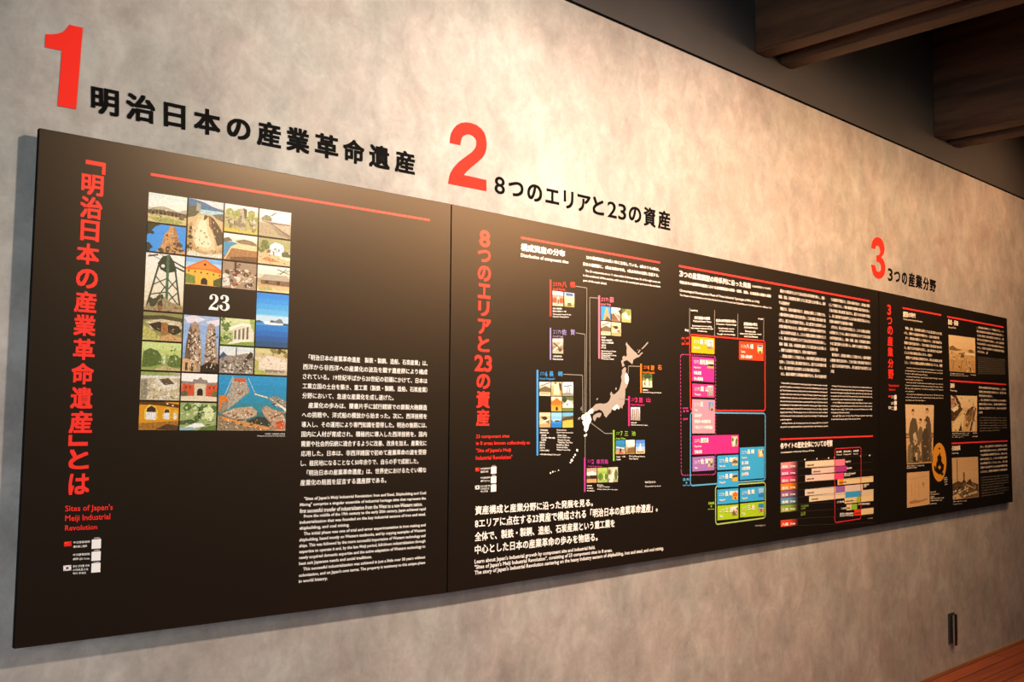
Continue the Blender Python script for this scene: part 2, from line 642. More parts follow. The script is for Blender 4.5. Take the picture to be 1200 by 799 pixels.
def board(label, tl, tr, bl, br):
    q = wquad(tl, tr, bl, br)
    cx = (q[2][0] + q[3][0]) / 2
    root = empty('exhibit_panel', (cx, 0.02, min(q[2][1], q[3][1])))
    tag(root, label, 'exhibit panel')
    v = []
    for y in (0.0, 0.014):
        v += [(p[0], y, p[1]) for p in q]
    f = [(0, 2, 3, 1), (4, 5, 7, 6), (0, 1, 5, 4), (2, 6, 7, 3), (0, 4, 6, 2), (1, 3, 7, 5)]
    bm = bmesh.new()
    vs = [bm.verts.new(p) for p in v]
    for g in f:
        bm.faces.new([vs[i] for i in g])
    bmesh.ops.recalc_face_normals(bm, faces=bm.faces[:])
    bmesh.ops.bevel(bm, geom=bm.edges[:], offset=0.0012, segments=1, affect='EDGES')
    bm.verts.index_update()
    bm.normal_update()
    link_mesh('board', [tuple(p.co) for p in bm.verts], [[x.index for x in g.verts] for g in bm.faces], [M_BOARD, matte_ink('#0c0a09')], [0 if g.normal.y < -0.9 else 1 for g in bm.faces], root)
    bm.free()
    xa, xb = q[0][0] + 0.12, q[1][0] - 0.12
    for z in (1.12, 1.88):
        box('mounting_rail', xa, xb, 0.014, WALL_Y, z - 0.03, z + 0.03, M_RAIL, root)
    return root


panel_a = board('near black exhibit panel with grid of photographs and red vertical title', (46, 149.8), (528.6, 239.0), (16.2, 760.4), (523.6, 694.6))
panel_b = board('long middle black exhibit panel with map and coloured timeline chart', (529.4, 239.2), (1029.6, 340.6), (524.4, 694.5), (1029.9, 614.6))
panel_c = board('far right black exhibit panel with sepia photographs', (1030.2, 340.7), (1180, 373), (1030.5, 614.5), (1187, 588))


def rule(parent, a, b, h0, h1, mat=RULE_RED):
    p = P()
    p.quad(wquad((a[0], a[1] - h0 / 2), (b[0], b[1] - h1 / 2), (a[0], a[1] + h0 / 2), (b[0], b[1] + h1 / 2)), mat)
    p.build('rule_line', parent)


def lines_of(pool, n, per, short=(), indent=0.0):
    """n lines of `per` characters from a pool; short = {line: fraction of the width}"""
    out, i = [], 0
    short = dict(short)
    for j in range(n):
        fr = short.get(j + 1, 1.0)
        m = max(2, int(per * fr))
        t = (pool * 3)[i:i + m]
        i += m
        t = t.strip(' ')
        out.append((t, indent if (j == 0 or (j in short)) else 0.0, fr))
    return out


JP = ('幕末から明治時代にかけて日本は西洋の科学技術を導入し、製鉄・製鋼、造船、石炭産業を基幹とする工業立国の土台を築いた。'
      '長崎では造船所が整備され、石炭の採掘が始まり、蒸気船の燃料として供給された。八幡の製鉄所は鉄鋼の国内生産を担い、'
      '三池の炭鉱と港は鉄道で結ばれた。釜石では洋式高炉が成功し、萩と鹿児島では反射炉による大砲の鋳造が試みられた。'
      '佐賀の海軍所では蒸気船の修理が行われ、韮山の反射炉は完成した。これらの資産は産業化の段階を示している。')
EN = ('In the middle of the nineteenth century Japan began to import western technology and to build its own industry in iron and steel, '
      'shipbuilding and coal mining. The first phase was one of trial and error with reverberatory furnaces and western style ships. '
      'Later the knowledge of foreign engineers was brought in and blast furnaces, slip docks and coal mines were opened. '
      'By the end of the Meiji period local expertise had been acquired and the major industries were fully established. ')

# ================================================================ left board
rule(panel_a, (176.4, 204.2), (503.6, 257.9), 3.4, 2.6)

# vertical title: ink boxes of the characters
k1, k2 = K(60, 180, 3.8), K(60, 380, 3.8)
p = P()
for c, kk, x0, y0, x1, y1 in [('「', k1, 152, 34, 242, 88), ('明', k1, 134, 93, 233, 187), ('治', k1, 128, 192, 228, 291), ('日', k1, 130, 297, 214, 390), ('本', k1, 112, 400, 214, 494),
                              ('の', k1, 110, 513, 208, 600), ('産', k1, 102, 612, 202, 709), ('業', k1, 99, 717, 198, 812), ('革', k2, 97, 64, 194, 159), ('命', k2, 89, 172, 190, 267),
                              ('遺', k2, 85, 279, 185, 376), ('産', k2, 79, 385, 183, 486), ('」', k2, 76, 492, 163, 541), ('と', k2, 77, 556, 168, 645), ('は', k2, 77, 664, 170, 758)]:
    a, b = kk(x0, y0), kk(x1, y1)
    p.text(c, wrect(a[0], a[1], b[0], b[1]), TITLE_RED, 0.03, 0, None, 3, c in '「」')
p.build('title_lettering', panel_a, 'red vertical Japanese title')

k = K(60, 580, 7.99)
p = P()
p.text("Sites of Japan's", wquad(k(130, 97), k(575, 84), k(130, 170), k(575, 155)), TITLE_RED, 0.012)
p.text('Meiji Industrial', wquad(k(130, 190), k(552, 172), k(129, 262), k(552, 243)), TITLE_RED, 0.012)
p.text('Revolution', wquad(k(129, 283), k(430, 274), k(128, 334), k(430, 320)), TITLE_RED, 0.012)
p.build('subtitle_lettering', panel_a, 'red English subtitle')


def language_notes(parent, rows):
    """rows: (flag kind, flag quad, [(text, quad)], square quad) - small notes with a blank white square each"""
    for kind, fq, txt, sq, cap in rows:
        if fq:
            f = P()
            if kind == 'red':
                f.quad(fq, ink('#e8251d'))
                for x, y, r in ((0.2, 0.3, 0.14), (0.42, 0.14, 0.05), (0.5, 0.3, 0.05), (0.48, 0.48, 0.05), (0.4, 0.6, 0.05)):
                    f.inq(fq, [(x + r * 0.62 * math.sin(t * math.pi / 5) * (1 if t % 2 == 0 else 0.42), y - r * math.cos(t * math.pi / 5) * (1 if t % 2 == 0 else 0.42)) for t in range(10)],
                          ink('#f4c81e'), 1)
            else:
                f.quad(fq, WHITE)
                cs = [(0.5 + 0.2 * math.cos(a * math.pi / 10), 0.5 + 0.29 * math.sin(a * math.pi / 10)) for a in range(21)]
                f.inq(fq, cs[:11], ink('#22409a'), 1)
                f.inq(fq, cs[10:], ink('#c9252c'), 1)
                for sx in (0.1, 0.78):
                    for sy in (0.12, 0.74):
                        f.inq(fq, [(sx, sy), (sx + 0.12, sy), (sx + 0.12, sy + 0.14), (sx, sy + 0.14)], ink('#222222'), 1)
            f.build('flag', parent, 'small red flag' if kind == 'red' else 'small white flag with red and blue disc')
        t = P()
        for s, q in txt:
            t.text(s, q, WHITE, 0.01)
        t.text('音声案内', cap, WHITE, 0.0)
        t.build('language_note', parent)
        s = P()
        s.quad(sq, ink('#f3eeec'))
        s.build('blank_square', parent, 'blank white square')


language_notes(panel_a, [
    ('red', wquad(k(120, 437), k(190, 431), k(119, 482), k(189, 477)), [('中文语音说明', wquad(k(207, 433), k(360, 424), k(206, 455), k(359, 446))), ('请扫描二维码', wquad(k(206, 472), k(334, 464), k(205, 494), k(333, 487)))],
     wquad(k(380, 417), k(467, 411), k(377, 504), k(464, 498)), wquad(k(398, 397), k(456, 393), k(398, 411), k(456, 407))),
    (None, None, [('中文語音說明', wquad(k(205, 548), k(359, 540), k(204, 571), k(358, 563))), ('請掃 QR Code', wquad(k(204, 588), k(357, 580), k(203, 612), k(356, 604)))],
     wquad(k(378, 531), k(464, 525), k(375, 617), k(461, 611)), wquad(k(398, 512), k(452, 508), k(398, 526), k(452, 522))),
    ('white', wquad(k(115, 661), k(187, 655), k(113, 710), k(186, 704)), [('음성 안내를 위해', wquad(k(202, 656), k(356, 648), k(201, 678), k(355, 670))), ('스마트폰으로', wquad(k(201, 690), k(346, 683), k(201, 712), k(346, 704))),
                                                                         ('찍어 주세요', wquad(k(201, 724), k(326, 717), k(200, 746), k(325, 738)))],
     wquad(k(377, 640), k(462, 633), k(374, 727), k(459, 720)), wquad(k(398, 625), k(452, 621), k(398, 637), k(452, 633)))])

# grid of photographs
GRID = wquad((174.4, 225.0), (341.2, 249.6), (162.0, 504.2), (334.2, 505.2))


def cell(c, r, w=1, h=1):
    g = 0.008
    return sub(GRID, c / 4 + (g if c else 0), r / 8 + (g * 0.75 if r else 0), (c + w) / 4 - (0 if c + w == 4 else g * 0.2), (r + h) / 8 - g * 0.2)


def photograph(parent, q, bg, shapes, label=None, name='photograph', var=0.5, scale=170):
    p = P()
    if isinstance(bg, (list, tuple)):            # sky or ground printed in bands
        n = len(bg)
        for i, c in enumerate(bg):
            p.inq(q, [(0, i / n), (1, i / n), (1, (i + 1) / n), (0, (i + 1) / n)], pho(c, 0.2, scale))
    else:
        p.quad(q, pho(bg, 0.15, scale))
    for i, sh in enumerate(shapes):
        col, pts = sh[0], sh[1]
        v = sh[2] if len(sh) > 2 else var
        p.inq(q, [(min(1, max(0, a)), min(1, max(0, b))) for a, b in pts], pho(col, v, scale), 1 + i * 0.05)
    return p.build(name, parent, label)


def R(a0, b0, a1, b1):
    return [(a0, b0), (a1, b0), (a1, b1), (a0, b1)]


def E_(cx, cy, rx, ry, n=14):
    return [(cx + rx * math.cos(i * 2 * math.pi / n), cy + ry * math.sin(i * 2 * math.pi / n)) for i in range(n)]


def L_(x0, y0, x1, y1, w, asp=1.0):
    dx, dy = x1 - x0, (y1 - y0) * asp
    d = math.hypot(dx, dy)
    nx, ny = -dy / d * w / 2, dx / d * w / 2 / asp
    return [(x0 + nx, y0 + ny), (x1 + nx, y1 + ny), (x1 - nx, y1 - ny), (x0 - nx, y0 - ny)]


rnd = random.Random(4)


def specks(cols, n, x0, y0, x1, y1, r, var=0.3):
    """small bright and dark details scattered over part of a picture"""
    out = []
    for i in range(n):
        cx, cy = rnd.uniform(x0, x1), rnd.uniform(y0, y1)
        a = rnd.uniform(0, 3.14)
        u, v = r * rnd.uniform(0.35, 1.1), r * rnd.uniform(0.2, 0.6)
        out.append((cols[i % len(cols)], [(cx + u * math.cos(a) * p - v * math.sin(a) * q, cy + u * math.sin(a) * p + v * math.cos(a) * q) for p, q in ((-1, -1), (1, -1), (1, 1), (-1, 1))], var))
    return out


def blobs(col, n, x0, y0, x1, y1, r, asp=1.0, var=0.5):
    out = []
    for _ in range(n):
        cx, cy = rnd.uniform(x0, x1), rnd.uniform(y0, y1)
        rr = r * rnd.uniform(0.6, 1.3)
        k_ = rnd.uniform(0, 6)
        pts = [(cx + rr * rnd.uniform(0.6, 1.1) * math.cos(k_ + i * math.pi / 3.5), cy + rr * asp * rnd.uniform(0.6, 1.1) * math.sin(k_ + i * math.pi / 3.5)) for i in range(7)]
        out.append((col, pts, var))
    return out


ph = lambda c, r, bg, sh, lab, w=1, h=1, **kw: photograph(panel_a, cell(c, r, w, h), bg, sh, lab, **kw)

# first column
ph(0, 0, ['#d4e4dc', '#dfe9e2', '#ece9dc', '#efe4cc', '#d8cdaa', '#a8a070'], [
    ('#b3a996', [(0, 0.58), (0.18, 0.48), (0.35, 0.42), (0.55, 0.47), (0.75, 0.55), (1, 0.45), (1, 0.6), (0.6, 0.62), (0, 0.62)]),
    ('#5c5640', [(0, 0.58), (0.3, 0.55), (0.7, 0.57), (1, 0.6), (1, 0.74), (0.5, 0.72), (0, 0.72)], 0.7)] +
   [('#26221a', R(0.1 + i * 0.1, 0.6, 0.15 + i * 0.1, 0.76)) for i in range(8)] + [
    ('#c9b77f', [(0, 0.74), (0.5, 0.72), (1, 0.78), (1, 1), (0, 1)]), ('#9aa457', [(0.05, 0.86), (0.5, 0.8), (0.95, 0.9), (0.8, 0.99), (0.2, 0.97)]),
    ('#6b5a45', R(0.8, 0.66, 0.94, 0.82))] + specks(['#d8d0a8', '#4a4434', '#a4a468'], 30, 0.03, 0.5, 0.97, 0.97, 0.025), 'photograph of long low buildings under hills')
ph(0, 1, '#2f93e6', [
    ('#c99763', [(0.25, 1), (0.38, 0.72), (0.44, 0.35), (0.53, 0.2), (0.58, 0.02), (0.72, 0.02), (0.76, 0.2), (0.82, 0.5), (0.88, 0.75), (1, 0.92), (1, 1)], 0.45),
    ('#a87850', [(0.66, 0.04), (0.72, 0.02), (0.76, 0.2), (0.84, 0.6), (0.8, 0.9), (0.7, 0.5)], 0.4)] +
   blobs('#4f4433', 14, 0.35, 0.62, 0.95, 0.98, 0.06, 1.3) + blobs('#26301c', 9, 0.0, 0.0, 0.14, 0.34, 0.07, 1.2) + blobs('#26301c', 8, 0.0, 0.75, 0.12, 1.0, 0.07, 1.2) + [
    ('#26301c', [(0.0, 0.0), (0.34, 0.0), (0.2, 0.1), (0.08, 0.3), (0, 0.4)])] + specks(['#e6bc88', '#8a5f3c', '#5c4a34', '#d8a874'], 46, 0.4, 0.3, 0.82, 0.98, 0.03), 'photograph of a stone reverberatory furnace against blue sky')
ph(0, 2, ['#f2ece0', '#efe8da', '#ebe2d0', '#e6dcc6', '#e0d4ba', '#cfc09c'], [
    ('#1f3528', L_(0.0, -0.02, 1.0, 0.27, 0.05, 1.5)), ('#1f3528', L_(0.35, -0.02, 1.0, 0.2, 0.05, 1.5)), ('#22352a', L_(0.05, 0.06, 0.3, 0.02, 0.04, 1.5)),
    ('#1d3326', [(0.3, 0.17), (0.42, 0.04), (0.6, 0.0), (0.72, 0.12), (0.8, 0.28), (0.55, 0.33), (0.38, 0.27)], 0.7),
    ('#2a4436', L_(0.33, 0.2, 0.06, 0.95, 0.045, 1.5)), ('#2a4436', L_(0.76, 0.25, 0.94, 1.0, 0.045, 1.5)), ('#3c6a52', R(0.53, 0.02, 0.6, 0.95)),
    ('#2e4a3a', L_(0.27, 0.4, 0.56, 0.62, 0.028, 1.5)), ('#2e4a3a', L_(0.2, 0.55, 0.56, 0.42, 0.028, 1.5)), ('#2e4a3a', L_(0.56, 0.42, 0.85, 0.62, 0.028, 1.5)),
    ('#2e4a3a', L_(0.58, 0.62, 0.82, 0.42, 0.028, 1.5)), ('#2e4a3a', L_(0.15, 0.72, 0.56, 0.66, 0.028, 1.5)), ('#2e4a3a', L_(0.3, 0.8, 0.52, 0.56, 0.028, 1.5)),
    ('#2e4a3a', L_(0.56, 0.85, 0.84, 0.66, 0.028, 1.5)), ('#2e4a3a', L_(0.6, 0.66, 0.9, 0.9, 0.028, 1.5)), ('#f2ece0', E_(0.44, 0.21, 0.05, 0.03)),
    ('#9a8a66', [(0, 0.96), (0.2, 0.82), (0.5, 0.75), (0.7, 0.84), (1, 0.9), (1, 1), (0, 1)], 0.6)] + blobs('#3c4430', 12, 0.12, 0.74, 0.5, 0.95, 0.07, 0.8) + blobs('#98593e', 6, 0.3, 0.92, 0.95, 1.0, 0.06, 0.5),
   'photograph of a tall steel pit-head tower', 1, 2)
ph(0, 4, '#8b8a55', [
    ('#49442c', [(0, 0.14), (0.5, 0.08), (1, 0.16), (1, 0.3), (0.5, 0.22), (0, 0.28)]), ('#c8bd9a', [(0.05, 0.34), (0.45, 0.22), (0.95, 0.28), (1, 0.5), (0.9, 0.62), (0.2, 0.6)]),
    ('#2d241c', [(0.12, 0.44), (0.4, 0.32), (0.5, 0.36), (0.48, 0.7), (0.3, 0.62)]), ('#a06a3c', [(0.46, 0.34), (0.62, 0.36), (0.64, 0.8), (0.46, 0.76)]),
    ('#33291f', [(0.62, 0.4), (0.9, 0.44), (1, 0.62), (0.8, 0.78), (0.64, 0.68)]), ('#b5b064', [(0, 0.46), (0.2, 0.6), (0.44, 0.86), (0.4, 1), (0, 1)]),
    ('#c29a68', [(0.42, 0.88), (0.7, 0.74), (1, 0.86), (1, 1), (0.4, 1)]), ('#d9cfb2', R(0.63, 0.34, 0.78, 0.42))] + specks(['#e0d8b4', '#3c3424', '#a09a58', '#8a6a40'], 34, 0.03, 0.1, 0.97, 0.95, 0.03), 'photograph of an excavated brown pit in grass')
ph(0, 5, ['#c3d28a', '#b6c678', '#a2b364', '#8d9e54'], [
    ('#53692f', [(0.02, 0.7), (0.04, 0.35), (0.2, 0.22), (0.4, 0.3), (0.5, 0.5), (0.5, 0.78), (0.25, 0.88), (0.02, 0.9)]),
    ('#5c7238', [(0.66, 0.75), (0.72, 0.45), (0.88, 0.42), (1, 0.55), (1, 0.88), (0.7, 0.88)]), ('#cbd3b0', R(0.53, 0.5, 0.6, 0.74)),
    ('#93a258', [(0.6, 0.4), (0.7, 0.44), (0.66, 0.8), (0.6, 0.78)]), ('#b9a878', [(0.3, 0.98), (0.55, 0.82), (0.85, 0.9), (1, 0.96), (1, 1), (0.2, 1)])] + specks(['#d6e2a4', '#46592a', '#7d9446'], 40, 0.03, 0.1, 0.97, 0.95, 0.03),
   'photograph of green grassy mounds')
ph(0, 6, '#b3a888', [
    ('#8fa05a', [(0, 0), (0.7, 0), (1, 0.1), (0.5, 0.16), (0, 0.12)]), ('#e8e2d0', [(0, 0.14), (1, 0.1), (1, 0.2), (0, 0.24)]),
    ('#8c8570', [(0.02, 0.3), (0.16, 0.26), (0.2, 0.95), (0.02, 1)]), ('#d3cab0', [(0.22, 0.5), (0.4, 0.2), (0.72, 0.14), (1, 0.42), (0.9, 0.62), (0.5, 0.7)]),
    ('#5a4a38', [(0.44, 0.26), (0.7, 0.2), (0.86, 0.4), (0.6, 0.46)]), ('#efe8d6', [(0.38, 0.22), (0.44, 0.24), (0.62, 0.48), (0.92, 0.42), (0.92, 0.5), (0.58, 0.56)]),
    ('#c4b795', [(0.2, 0.72), (0.6, 0.62), (1, 0.7), (1, 1), (0.15, 1)])] + specks(['#f2ecda', '#6e6450', '#a89c7c'], 36, 0.05, 0.2, 0.97, 0.97, 0.03) + blobs('#efe6cf', 9, 0.25, 0.72, 0.98, 0.98, 0.05, 0.8) + blobs('#6f6650', 6, 0.25, 0.7, 0.9, 0.95, 0.03, 0.8),
   'photograph of grey stone foundations')
ph(0, 7, '#d08f1f', [
    ('#5a3210', [(0, 0), (0.6, 0), (1, 0.08), (1, 0.2), (0.5, 0.12), (0, 0.1)]),
    ('#f2bb44', [(0.12, 0.62), (0.12, 0.3), (0.22, 0.1), (0.38, 0.12), (0.46, 0.3), (0.46, 0.62)]), ('#3a2410', [(0.17, 0.36), (0.2, 0.22), (0.3, 0.14), (0.4, 0.22), (0.42, 0.38)]),
    ('#f3efe8', R(0.17, 0.36, 0.42, 0.64)), ('#e9ad3c', [(0.58, 0.6), (0.58, 0.34), (0.66, 0.18), (0.76, 0.2), (0.8, 0.36), (0.8, 0.6)]), ('#4a3016', [(0.62, 0.38), (0.66, 0.25), (0.74, 0.26), (0.77, 0.38)]),
    ('#efeae0', R(0.62, 0.38, 0.76, 0.62)), ('#e9ad3c', [(0.84, 0.58), (0.84, 0.36), (0.91, 0.24), (0.98, 0.36), (0.98, 0.58)]), ('#e8e2d8', R(0.87, 0.4, 0.95, 0.62)),
    ('#9c6a26', [(0, 0.76), (1, 0.66), (1, 1), (0, 1)], 0.5), ('#4a3420', [(0.4, 0.98), (0.7, 0.78), (1, 0.84), (1, 1)], 0.5), ('#fff6dc', E_(0.7, 0.06, 0.025, 0.03)), ('#fff6dc', E_(0.84, 0.12, 0.025, 0.03))],
   'photograph of a yellow arcade with arched windows')
# second column
ph(1, 0, '#cdb184', [
    ('#e9ecec', R(0, 0, 1, 0.12)), ('#376f97', [(0, 0.0), (0.2, 0.01), (0.45, 0.04), (0.7, 0.1), (1, 0.14), (1, 0.2), (0.5, 0.18), (0, 0.16)]), ('#a9cfdc', [(0.2, 0.17), (1, 0.17), (1, 0.24), (0.3, 0.25)]),
    ('#4e5a44', [(0, 0.14), (0.22, 0.12), (0.32, 0.22), (0.2, 0.3), (0, 0.34)]), ('#a39a84', [(0.24, 0.06), (0.34, 0.08), (0.34, 0.22), (0.22, 0.2)]), ('#6c6a5e', [(0.7, 0.24), (1, 0.2), (1, 0.34), (0.8, 0.3)]),
    ('#e0c79c', [(0.3, 0.28), (0.56, 0.26), (0.66, 0.5), (0.76, 0.66), (0.78, 0.86), (0.5, 0.9), (0.2, 0.84), (0.12, 0.68), (0.18, 0.48)], 0.2),
    ('#f0e0bc', [(0.34, 0.36), (0.5, 0.34), (0.58, 0.6), (0.7, 0.74), (0.6, 0.84), (0.26, 0.82), (0.2, 0.66)], 0.15), ('#5a4836', [(0.46, 0.26), (0.58, 0.27), (0.5, 0.34), (0.44, 0.36)]),
    ('#4f4436', [(0.58, 0.26), (0.72, 0.3), (0.9, 0.44), (1, 0.54), (1, 0.74), (0.86, 0.78), (0.76, 0.6), (0.66, 0.46)], 0.55), ('#9c6b4a', [(0.58, 0.28), (0.66, 0.32), (0.68, 0.52), (0.6, 0.44)]),
    ('#bd9a66', [(0, 0.46), (0.14, 0.4), (0.12, 0.66), (0.3, 0.9), (0.7, 0.94), (1, 0.8), (1, 1), (0, 1)], 0.4), ('#efe1c4', [(0.08, 0.9), (0.5, 0.96), (1, 0.9), (1, 1), (0, 1)])] + specks(['#f4e6c8', '#5c4a34', '#a98a5c', '#d8c094'], 40, 0.1, 0.3, 0.9, 0.96, 0.025) +
   blobs('#4a4230', 7, 0.02, 0.42, 0.16, 0.9, 0.05, 0.8), 'photograph of a stone dry dock by the sea', 1, 2)
ph(1, 2, ['#7db4e6', '#a9cdee', '#dfe6ea', '#e9b054', '#eca540', '#d99a3a'], [
    ('#f3b347', [(0, 0.4), (1, 0.4), (1, 1), (0, 1)], 0.15), ('#e8702a', [(0, 0.38), (0.52, 0.02), (1, 0.36), (1, 0.5), (0.5, 0.42), (0, 0.46)], 0.25), ('#f08a3c', [(0.12, 0.36), (0.52, 0.09), (0.9, 0.36), (0.5, 0.38)], 0.2),
    ('#4a2a18', E_(0.53, 0.22, 0.035, 0.05)), ('#7a8a42', [(0, 0.6), (0.26, 0.68), (0.28, 0.98), (0, 1)], 0.5), ('#4c5630', [(0.78, 0.78), (1, 0.64), (1, 1), (0.78, 1)], 0.5),
    ('#2e1c12', [(0.43, 0.97), (0.43, 0.8), (0.48, 0.72), (0.56, 0.72), (0.61, 0.8), (0.61, 0.99)]), ('#c89a5a', [(0, 0.96), (0.5, 0.96), (1, 1), (0, 1)])] +
   [('#5a3018', E_(0.08 + 0.175 * i, 0.5 + 0.015 * i, 0.025, 0.035, 8)) for i in range(6)], 'photograph of an orange gabled building')
ph(1, 4, ['#9db6d8', '#8eaad4', '#8fb0dc', '#86a6d0', '#7f9cc2', '#8a9bb0'], [
    ('#dcd6e2', [(0, 0.04), (0.3, 0.0), (0.6, 0.06), (0.4, 0.12), (0.1, 0.14)], 0.2), ('#dcd6e2', [(0.6, 0.1), (1, 0.04), (1, 0.14), (0.8, 0.18)], 0.2),
    ('#a58a72', [(0.05, 1), (0.08, 0.56), (0.14, 0.28), (0.2, 0.16), (0.32, 0.1), (0.42, 0.16), (0.44, 0.3), (0.5, 0.5), (0.55, 1)], 0.6),
    ('#6a5544', [(0.05, 1), (0.08, 0.56), (0.14, 0.28), (0.2, 0.16), (0.24, 0.3), (0.2, 0.6), (0.2, 1)], 0.5),
    ('#a88d78', [(0.6, 1), (0.62, 0.5), (0.66, 0.2), (0.72, 0.12), (0.86, 0.14), (0.9, 0.3), (0.94, 0.55), (1, 0.8), (1, 1)], 0.6)] +
   [('#e6d3bc', L_(0.14 + 0.1 * (i % 3), 0.3 + 0.09 * i, 0.3 + 0.1 * (i % 3), 0.4 + 0.09 * i, 0.035, 1.5)) for i in range(7)] +
   [('#4c3a30', L_(0.34, 0.26 + 0.1 * i, 0.18, 0.36 + 0.1 * i, 0.03, 1.5)) for i in range(6)] +
   [('#e6d3bc', L_(0.66, 0.3 + 0.1 * i, 0.88, 0.4 + 0.1 * i, 0.035, 1.5)) for i in range(6)] + [('#4c3a30', L_(0.9, 0.3 + 0.11 * i, 0.68, 0.4 + 0.11 * i, 0.03, 1.5)) for i in range(6)] + [
    ('#caa47a', [(0, 0.76), (0.38, 0.8), (0.4, 1), (0, 1)], 0.3), ('#4a3a2a', R(0.08, 0.84, 0.15, 0.98)), ('#4a3a2a', R(0.24, 0.86, 0.31, 0.99)), ('#1f1c18', [(0.5, 0.9), (0.7, 0.82), (1, 0.84), (1, 1), (0.5, 1)])] + specks(['#f0dfc8', '#3e3028', '#d8bc9c', '#5c4636'], 60, 0.14, 0.24, 0.5, 0.98, 0.028) + specks(['#f0dfc8', '#3e3028', '#d8bc9c', '#5c4636'], 60, 0.64, 0.22, 0.95, 0.96, 0.028),
   'photograph of two lattice braced brick furnaces', 1, 2)
ph(1, 6, ['#f1eeea', '#efe9e2', '#d9775c', '#c75a44', '#c2553f', '#d9cdb8'], [
    ('#8b7f78', [(0, 0.28), (0.3, 0.3), (0.34, 0.2), (0.44, 0.22), (0.52, 0.12), (0.6, 0.22), (0.7, 0.22), (0.74, 0.32), (1, 0.3), (1, 0.4), (0, 0.38)]),
    ('#c9502f', [(0.04, 0.38), (0.34, 0.42), (0.34, 0.76), (0.04, 0.72)], 0.3), ('#c9502f', [(0.7, 0.42), (0.98, 0.38), (0.98, 0.74), (0.7, 0.76)], 0.3), ('#cdbfa4', [(0.36, 0.36), (0.68, 0.36), (0.68, 0.8), (0.36, 0.8)], 0.3),
    ('#211712', [(0.44, 0.82), (0.44, 0.62), (0.48, 0.54), (0.56, 0.54), (0.6, 0.62), (0.6, 0.82)]), ('#7a3a28', R(0.1, 0.46, 0.15, 0.56)), ('#7a3a28', R(0.22, 0.46, 0.27, 0.56)), ('#7a3a28', R(0.76, 0.46, 0.81, 0.56)), ('#7a3a28', R(0.88, 0.46, 0.93, 0.56)),
    ('#5d5a42', [(0, 0.7), (0.1, 0.62), (0.2, 0.7), (0.16, 0.82), (0, 0.84)], 0.5), ('#5f6a40', [(0.82, 0.78), (0.9, 0.62), (1, 0.66), (1, 0.84)], 0.5), ('#d6cab2', [(0, 0.84), (0.5, 0.8), (1, 0.84), (1, 1), (0, 1)], 0.2)],
   'photograph of a red brick office building')
ph(1, 7, '#93a56a', blobs('#4d6a33', 10, 0.05, 0.1, 0.95, 0.6, 0.12, 1.2) + blobs('#c3d19a', 10, 0.05, 0.05, 0.95, 0.6, 0.07, 1.2) + [
    ('#39452c', R(0.5, 0.2, 0.56, 0.6)), ('#ced9a4', [(0.62, 0.2), (0.8, 0.1), (0.95, 0.3), (0.9, 0.7), (0.7, 0.6)], 0.35), ('#4a5a34', [(0, 0.66), (0.3, 0.6), (0.5, 0.68), (0.3, 0.78), (0, 0.8)]),
    ('#e6ecea', [(0.15, 0.88), (0.4, 0.74), (0.6, 0.74), (0.7, 0.84), (0.4, 0.92), (0, 1), (0, 0.94)], 0.2), ('#8fb0b4', [(0, 0.9), (0.3, 0.88), (0.5, 0.96), (0.3, 1), (0, 1)], 0.3), ('#5a7038', [(0.6, 0.9), (1, 0.8), (1, 1), (0.5, 1)])] + specks(['#dbe6b0', '#2f4220', '#7d9a4c', '#a9bf74'], 60, 0.03, 0.03, 0.97, 0.8, 0.035),
   'photograph of a waterfall among green trees')
# third column
ph(2, 0, ['#f0efe4', '#dfdcb8', '#b5b07c', '#b0a878', '#b3aa74', '#c7b85c'], blobs('#9aa05c', 8, 0.05, 0.2, 0.95, 0.5, 0.12, 1.2) + [
    ('#b5aa92', [(0.44, 0.2), (0.5, 0.1), (0.58, 0.1), (0.62, 0.25), (0.62, 0.9), (0.42, 0.9)], 0.4), ('#6f6a4c', R(0.46, 0.3, 0.49, 0.8)), ('#4e5236', [(0.55, 0.08), (0.66, 0.12), (0.66, 0.4), (0.6, 0.5)])] + specks(['#e8e2c8', '#5c5a3c', '#8a8a54', '#c9c394'], 50, 0.04, 0.25, 0.96, 0.9, 0.03) +
   blobs('#8d8468', 10, 0.1, 0.5, 0.95, 0.85, 0.06, 1.6) + blobs('#d0c8ac', 8, 0.1, 0.5, 0.95, 0.85, 0.04, 1.8), 'photograph of a ruined tower among trees')
ph(2, 1, ['#f2ede4', '#e9dcc4', '#c9b890', '#caa878', '#b58a5c', '#9a7450'], [
    ('#6b6558', [(0, 0.2), (0.14, 0.14), (0.26, 0.26), (0, 0.36)]), ('#4c93b8', [(0, 0.34), (0.24, 0.3), (0.42, 0.34), (0.2, 0.52), (0.06, 0.84), (0, 0.86)], 0.2), ('#8a7a5e', [(0.34, 0.26), (0.6, 0.16), (0.84, 0.2), (0.98, 0.3), (0.98, 0.42), (0.5, 0.36)], 0.6),
    ('#e6cfa0', [(0.2, 0.5), (0.44, 0.34), (1, 0.38), (1, 0.56), (0.2, 0.6)], 0.2), ('#a87a50', [(0.16, 0.62), (0.22, 0.54), (1, 0.58), (1, 1), (0.05, 1)], 0.35), ('#70523a', [(0.2, 0.9), (0.6, 0.82), (1, 0.8), (1, 1), (0.2, 1)], 0.4), ('#f0ddb4', L_(0.04, 0.98, 0.22, 0.54, 0.03))],
   'photograph of a harbour quay with blue water')
